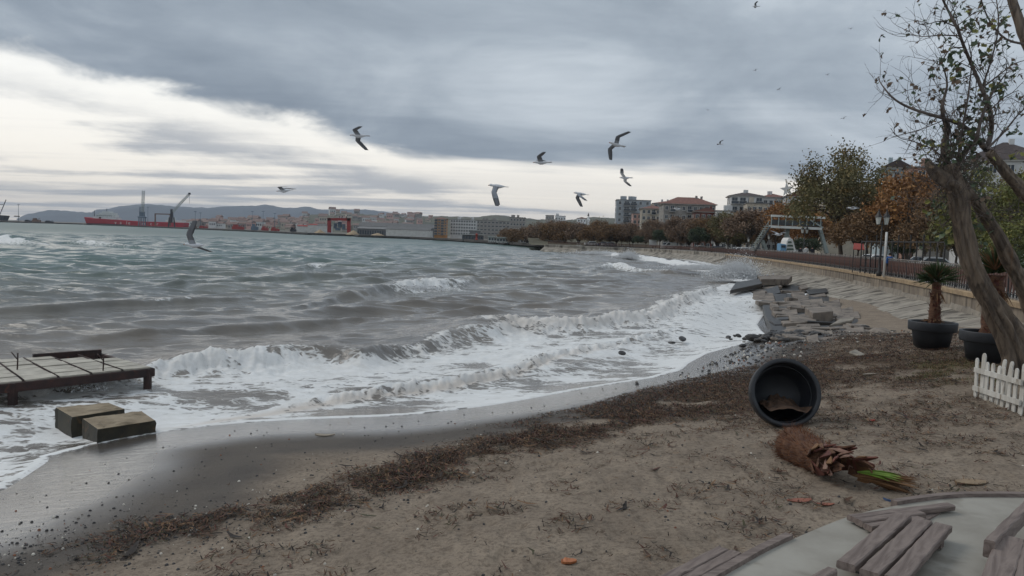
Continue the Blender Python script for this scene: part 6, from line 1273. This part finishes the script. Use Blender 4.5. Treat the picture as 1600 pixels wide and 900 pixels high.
bo = thing('harbour_beacon', 'small red beacon on the mole in front of the low cafe', 'beacon', (P(744.5, 376, 380).x, 380, 1.4)); MB().lathe([(1.0, 0), (.5, .6), (.4, 2.4), (.6, 2.5), (.6, 3.0), (.02, 3.5)], 10, close=True).build('tower', M_lit['red'], bo)
# hillside town: small houses beyond the port
rn = random.Random(31); HM = []; M_hroof = mcol('far_roof', (138, 116, 108), (118, 100, 94))
for wm in (W_white, W_beige, W_stone, W_pink):
    m_ = MB(); m_.box((0, 4, 3), (9, 8, 6.0)); m_.add([(-5, -.5, 6.02), (5, -.5, 6.02), (5, 8.5, 6.02), (-5, 8.5, 6.02), (-5, 4, 8.2), (5, 4, 8.2)], [(0, 1, 5, 4), (2, 3, 4, 5), (1, 2, 5), (3, 0, 4)], 1)
    for x in (-2.6, 0, 2.6): m_.box((x, -.03, 3.8), (1.3, .1, 1.5), 2)
    HM.append(m_.mesh('house', [wm, M_hroof, M_glass]))
dg = bpy.context.evaluated_depsgraph_get()
hills_o = bpy.data.objects['hills']; from mathutils.bvhtree import BVHTree
bvh = BVHTree.FromObject(hills_o, dg)
for k in range(210):
    px_ = rn.choice((rn.uniform(285, 470), rn.uniform(285, 520), rn.uniform(520, 680))); d_ = rn.uniform(1150, 1900) if px_ < 480 else rn.uniform(1150, 2100); x = (px_-800)/FPX*d_; hit = bvh.ray_cast(Vector((x, d_, 500)), Vector((0, 0, -1)))
    z = hit[0].z if hit[0] else 1.3; sc_ = rn.uniform(.8, 1.7); o = obj('house', rn.choice(HM), None, 0, (x, d_, z-.5)); o.scale = (sc_, sc_, sc_*rn.uniform(.8, 1.6)); o.rotation_euler = (0, 0, rn.uniform(-.5, .5)); tag(o, 'small pale house of the hazy town on the slope beyond the harbour', 'house', 'houses of the far hillside town')
# ================================================================ SPRAY, GULLS, HAZE
M_spray = pm('sea_spray', s(244, 245, 246), s(236, 238, 240), 3, .8)
def spray(label, cx, cy, d, n, sx, sy, seed, lean=0.0, size=.05, dz=1.0, yz=None):
    """a burst of torn water: droplets and clots thrown up from the breaking wave"""
    n = int(n*1.7); size *= .72; r_ = random.Random(seed); mb = MB(); c = P(cx, cy, d); k = d/FPX
    for i in range(n):
        h = abs(r_.gauss(0, .5)); x = r_.gauss(0, 1)*(1-.35*min(h, 1))+h*lean; p = c+Vector((x*sx*k, r_.gauss(0, 1)*dz, h*sy*k)); s_ = size*r_.gammavariate(1.6, .5)*(1.25-.7*min(1, h))
        if s_ < .008: continue
        a = [Vector((r_.gauss(0, 1), r_.gauss(0, 1), r_.gauss(0, 1))).normalized()*s_ for _ in range(1)][0]; b = a.orthogonal().normalized()*s_*r_.uniform(.4, 1); e = a.cross(b).normalized()*s_*r_.uniform(.4, 1)
        mb.add([p+a, p-a*.6+b, p-a*.6-b*.5+e*.9, p-a*.6-b*.5-e*.9], [(0, 1, 2), (0, 2, 3), (0, 3, 1), (1, 3, 2)], 0, True)
    tag(mb.build('wave_spray', M_spray), label, 'spray', kind='stuff')
spray('white burst of spray where the wave hits the sea wall', 1142, 434, 72, 26000, 17, 27, 1, .75, .05, 1.3)
spray('white spray of the breaker running along the far wall', 1090, 420, 88, 11000, 26, 6, 2, .6, .05, 2.0)
spray('white plume of spray against the far wall', 980, 403, 150, 7000, 8, 10, 3, .4, .08, 2); spray('white spray of waves along the far sea wall', 935, 397, 185, 4500, 22, 5, 4, .3, .09, 3); spray('small plume of spray far down the sea wall', 903, 392, 215, 1800, 4, 8, 5, .1, .1, 2)
spray('droplets splashing up under the platform front', 140, 606, 15.4, 700, 24, 14, 6, 0, .012, .2); spray('droplets splashing left under the platform front', 92, 612, 15.2, 200, 14, 7, 7, 0, .010, .2)
spray('torn lip of foam on the middle breaker', 663, 452, 42, 1300, 18, 5, 8, 0, .035, .5)

M_gw = pm('gull_white', s(206, 208, 210), s(188, 190, 194), 6, .8); M_gg = pm('gull_grey', s(150, 154, 160), s(128, 132, 138), 6, .8); M_gd = pm('gull_dark', s(96, 98, 102), s(116, 118, 122), 6, .8); M_gb = pm('gull_beak', s(150, 96, 60), s(120, 78, 52), 6, .6)
def gull(label, px, py, d, head, wl, wr, roll=0.0, pitch=0.0, size=1.0, dark=False, grp='gulls wheeling over the surf'):
    """head: heading in radians (0 = flying to the right of the picture); wl / wr: (inner lift, outer lift, sweep) of the far and the near wing, degrees"""
    size *= .78; w = thing('gull', label, 'gull', P(px, py, d), 0, grp); mb = MB(); M = (Matrix.Rotation(head, 3, 'Z') @ Matrix.Rotation(-pitch, 3, 'Y') @ Matrix.Rotation(roll, 3, 'X'))
    sec = [(.215, .004, .0), (.205, .010, .004), (.185, .015, .010), (.165, .028, .016), (.14, .034, .016), (.115, .030, .010), (.08, .043, .002), (.03, .056, -.006), (-.03, .054, -.006), (-.09, .040, .0), (-.14, .024, .006), (-.17, .014, .008)]
    n = 12; vs_ = []
    for x, r_, z in sec:
        for j in range(n):
            a = 2*math.pi*j/n; vs_.append(M @ Vector((x, r_*math.cos(a), z+r_*.9*math.sin(a)))*size)
    fs = [(i*n+j, i*n+(j+1) % n, (i+1)*n+(j+1) % n, (i+1)*n+j) for i in range(len(sec)-1) for j in range(n)]+[tuple(range(n))]; o0 = len(fs)
    mb.add(vs_, fs, 0, True)
    for i in range(n): mb.m[i] = 3
    for i in range(n, n*2): mb.m[i] = 3
    mb.add([M @ Vector(v)*size for v in ((-.13, .028, .012), (-.13, -.028, .012), (-.265, .055, .006), (-.265, -.055, .006), (-.13, .026, -.006), (-.13, -.026, -.006), (-.262, .052, .0), (-.262, -.052, .0))], [(0, 1, 3, 2), (5, 4, 6, 7), (1, 5, 7, 3), (4, 0, 2, 6), (3, 7, 6, 2)], 0)
    for sg, (l1, l2, sw) in ((1, wl), (-1, wr)):
        l1, l2, sw = R(l1), R(l2), R(sw); p0 = Vector((.035, sg*.035, .012)); d1 = Vector((math.sin(R(14)), sg*math.cos(l1), math.sin(l1))).normalized(); d2 = Vector((-math.sin(sw), sg*math.cos(l2)*math.cos(sw), math.sin(l2)*math.cos(sw))).normalized()
        st = [(p0, .125), (p0+d1*.09, .128), (p0+d1*.19, .118), (p0+d1*.20+d2*.05, .112), (p0+d1*.20+d2*.14, .085), (p0+d1*.20+d2*.23, .050), (p0+d1*.20+d2*.30, .006)]; vs2 = []
        for k, (q, c) in enumerate(st):
            up_ = (d1 if k < 3 else d2).cross(Vector((1, 0, 0)))*(-sg); up_ = up_.normalized() if up_.length > .01 else Vector((0, 0, 1)); up_ = up_ if up_.z >= 0 else -up_; t_ = c*.07
            xb = -c*.62 - (.0 if k < 3 else .02*(k-2))
            for x, z in ((c*.38, 0), (c*.1, t_), (xb*.5, t_*.7), (xb, 0), (xb*.5, -t_*.4), (c*.1, -t_*.5)): vs2.append(M @ (q+Vector((x, 0, 0))+up_*z)*size)
        m6 = 6; o_ = len(mb.v); fs2 = [(i*m6+j, (i+1)*m6+j, (i+1)*m6+(j+1) % m6, i*m6+(j+1) % m6) for i in range(len(st)-1) for j in range(m6)]
        b0 = len(mb.f); mb.add(vs2, fs2, 1, True)
        for i in range(len(st)-1):
            for j in range(m6):
                f_ = b0+i*m6+j; under = j in (3, 4, 5); mb.m[f_] = (2 if (i >= 4 or (dark and i >= 1)) else 1) if under or not dark else (2 if i >= 4 else 1)
                if not dark and under and i < 3: mb.m[f_] = 0
    mb.build('body', [M_gw, M_gg, M_gd, M_gb], w)
PI = math.pi
gull('gull low over the sea at left, one dark wing raised straight up', 304, 383, 11.5, PI, (74, 76, 22), (-14, -26, 40), 0, 0, 1.0, True)
gull('gull against the dark cloud edge with both wings spread, left of the flock', 561, 212, 14.5, PI, (24, 6, 34), (-30, -46, 34), .1, 0, 1.0, True)
gull('small gull gliding low over the far harbour with folded wings', 444, 298, 17, PI, (28, -10, 60), (24, -18, 62), 0, -.12, 1.0, True)
gull('white gull in the middle with both wings pushed straight down', 777, 291, 14, PI, (-60, -80, 20), (-62, -84, 14), .0, .05, 1.0)
gull('gull above the far trees with level wings and a bent tail', 846, 254, 15.5, PI, (30, 8, 20), (36, 5, 30), .15, -.05, 1.0, True)
gull('gull banking steeply with one long wing up, highest right of the flock', 963, 226, 15.5, PI+.35, (38, 30, 40), (-24, -44, 24), .25, .15, 1.0, True)
gull('gull diving with slanted wings above the tall apartment block', 977, 278, 19, PI*.85, (24, 20, 10), (-24, -20, 20), .2, 0, .9)
gull('gull flapping down in front of the pale sky left of the tall block', 907, 303, 18.5, PI, (-20, -45, 45), (-45, -70, 30), .0, .1, 1.0, True)
gull('white gull gliding in front of the big plane tree', 1332, 325.5, 22, PI, (12, -8, 10), (8, -12, 10), 0, 0, .95)
gull('white gull gliding beneath the footbridge deck', 1216, 366.5, 26, .3, (20, 14, 6), (24, -6, 8), 0, 0, 1.1)
gull('white gull in front of the long red-roofed block', 1058, 326.5, 32, PI, (12, -5, 10), (14, -6, 10), 0, 0, 1.0)
for k, (px_, py_, d_, lb) in enumerate(((1181, 10, 40, 'tiny distant gull at the top edge of the sky'), (1125, 225, 44, 'tiny distant gull right of the flock under the grey cloud'), (1180, 110, 90, 'speck of a gull high in the middle of the grey cloud'), (1217, 140, 90, 'speck of a gull left of the bare branch tips'), (1293, 117, 100, 'speck of a gull just left of the branch tips'), (1318, 185, 80, 'speck of a gull below the branch tips'), (1329, 45, 90, 'speck of a gull near the top, left of the tree'), (1106, 172, 110, 'speck of a gull above the flock on the right'), (1276, 241, 90, 'speck of a gull above the big plane tree'))):
    gull(lb, px_, py_, d_, PI+random.uniform(-.6, .6), (30, 5, 15), (26, 0, 15), random.uniform(-.3, .3), 0, 1.0, True, 'distant gulls')

hm = bpy.data.materials.new('haze_air'); hm.use_nodes = True; t = NT(hm.node_tree); t.n.clear(); pv = t.new('ShaderNodeVolumePrincipled'); pv.inputs['Color'].default_value = (.80, .88, 1.0, 1); pv.inputs['Density'].default_value = HAZE = .00008; pv.inputs['Anisotropy'].default_value = 0.0
o_ = t.new('ShaderNodeOutputMaterial'); t.l.new(pv.outputs[0], o_.inputs['Volume'])
mb = MB(); mb.box((0, 5400, 178), (20000, 12000, 364)); haze = mb.build('haze', hm); tag(haze, 'thin bluish sea haze over the bay', 'haze', kind='stuff')
_t = NT(M_spray.node_tree); _b = _t.n['Principled BSDF']; _tr = _t.new('ShaderNodeBsdfTranslucent', i_Color=s(244, 246, 248)); _mx = _t.new('ShaderNodeMixShader', i_0=.5); _t.l.new(_b.outputs[0], _mx.inputs[1]); _t.l.new(_tr.outputs[0], _mx.inputs[2]); _t.l.new(_mx.outputs[0], _t.n['Material Output'].inputs['Surface'])
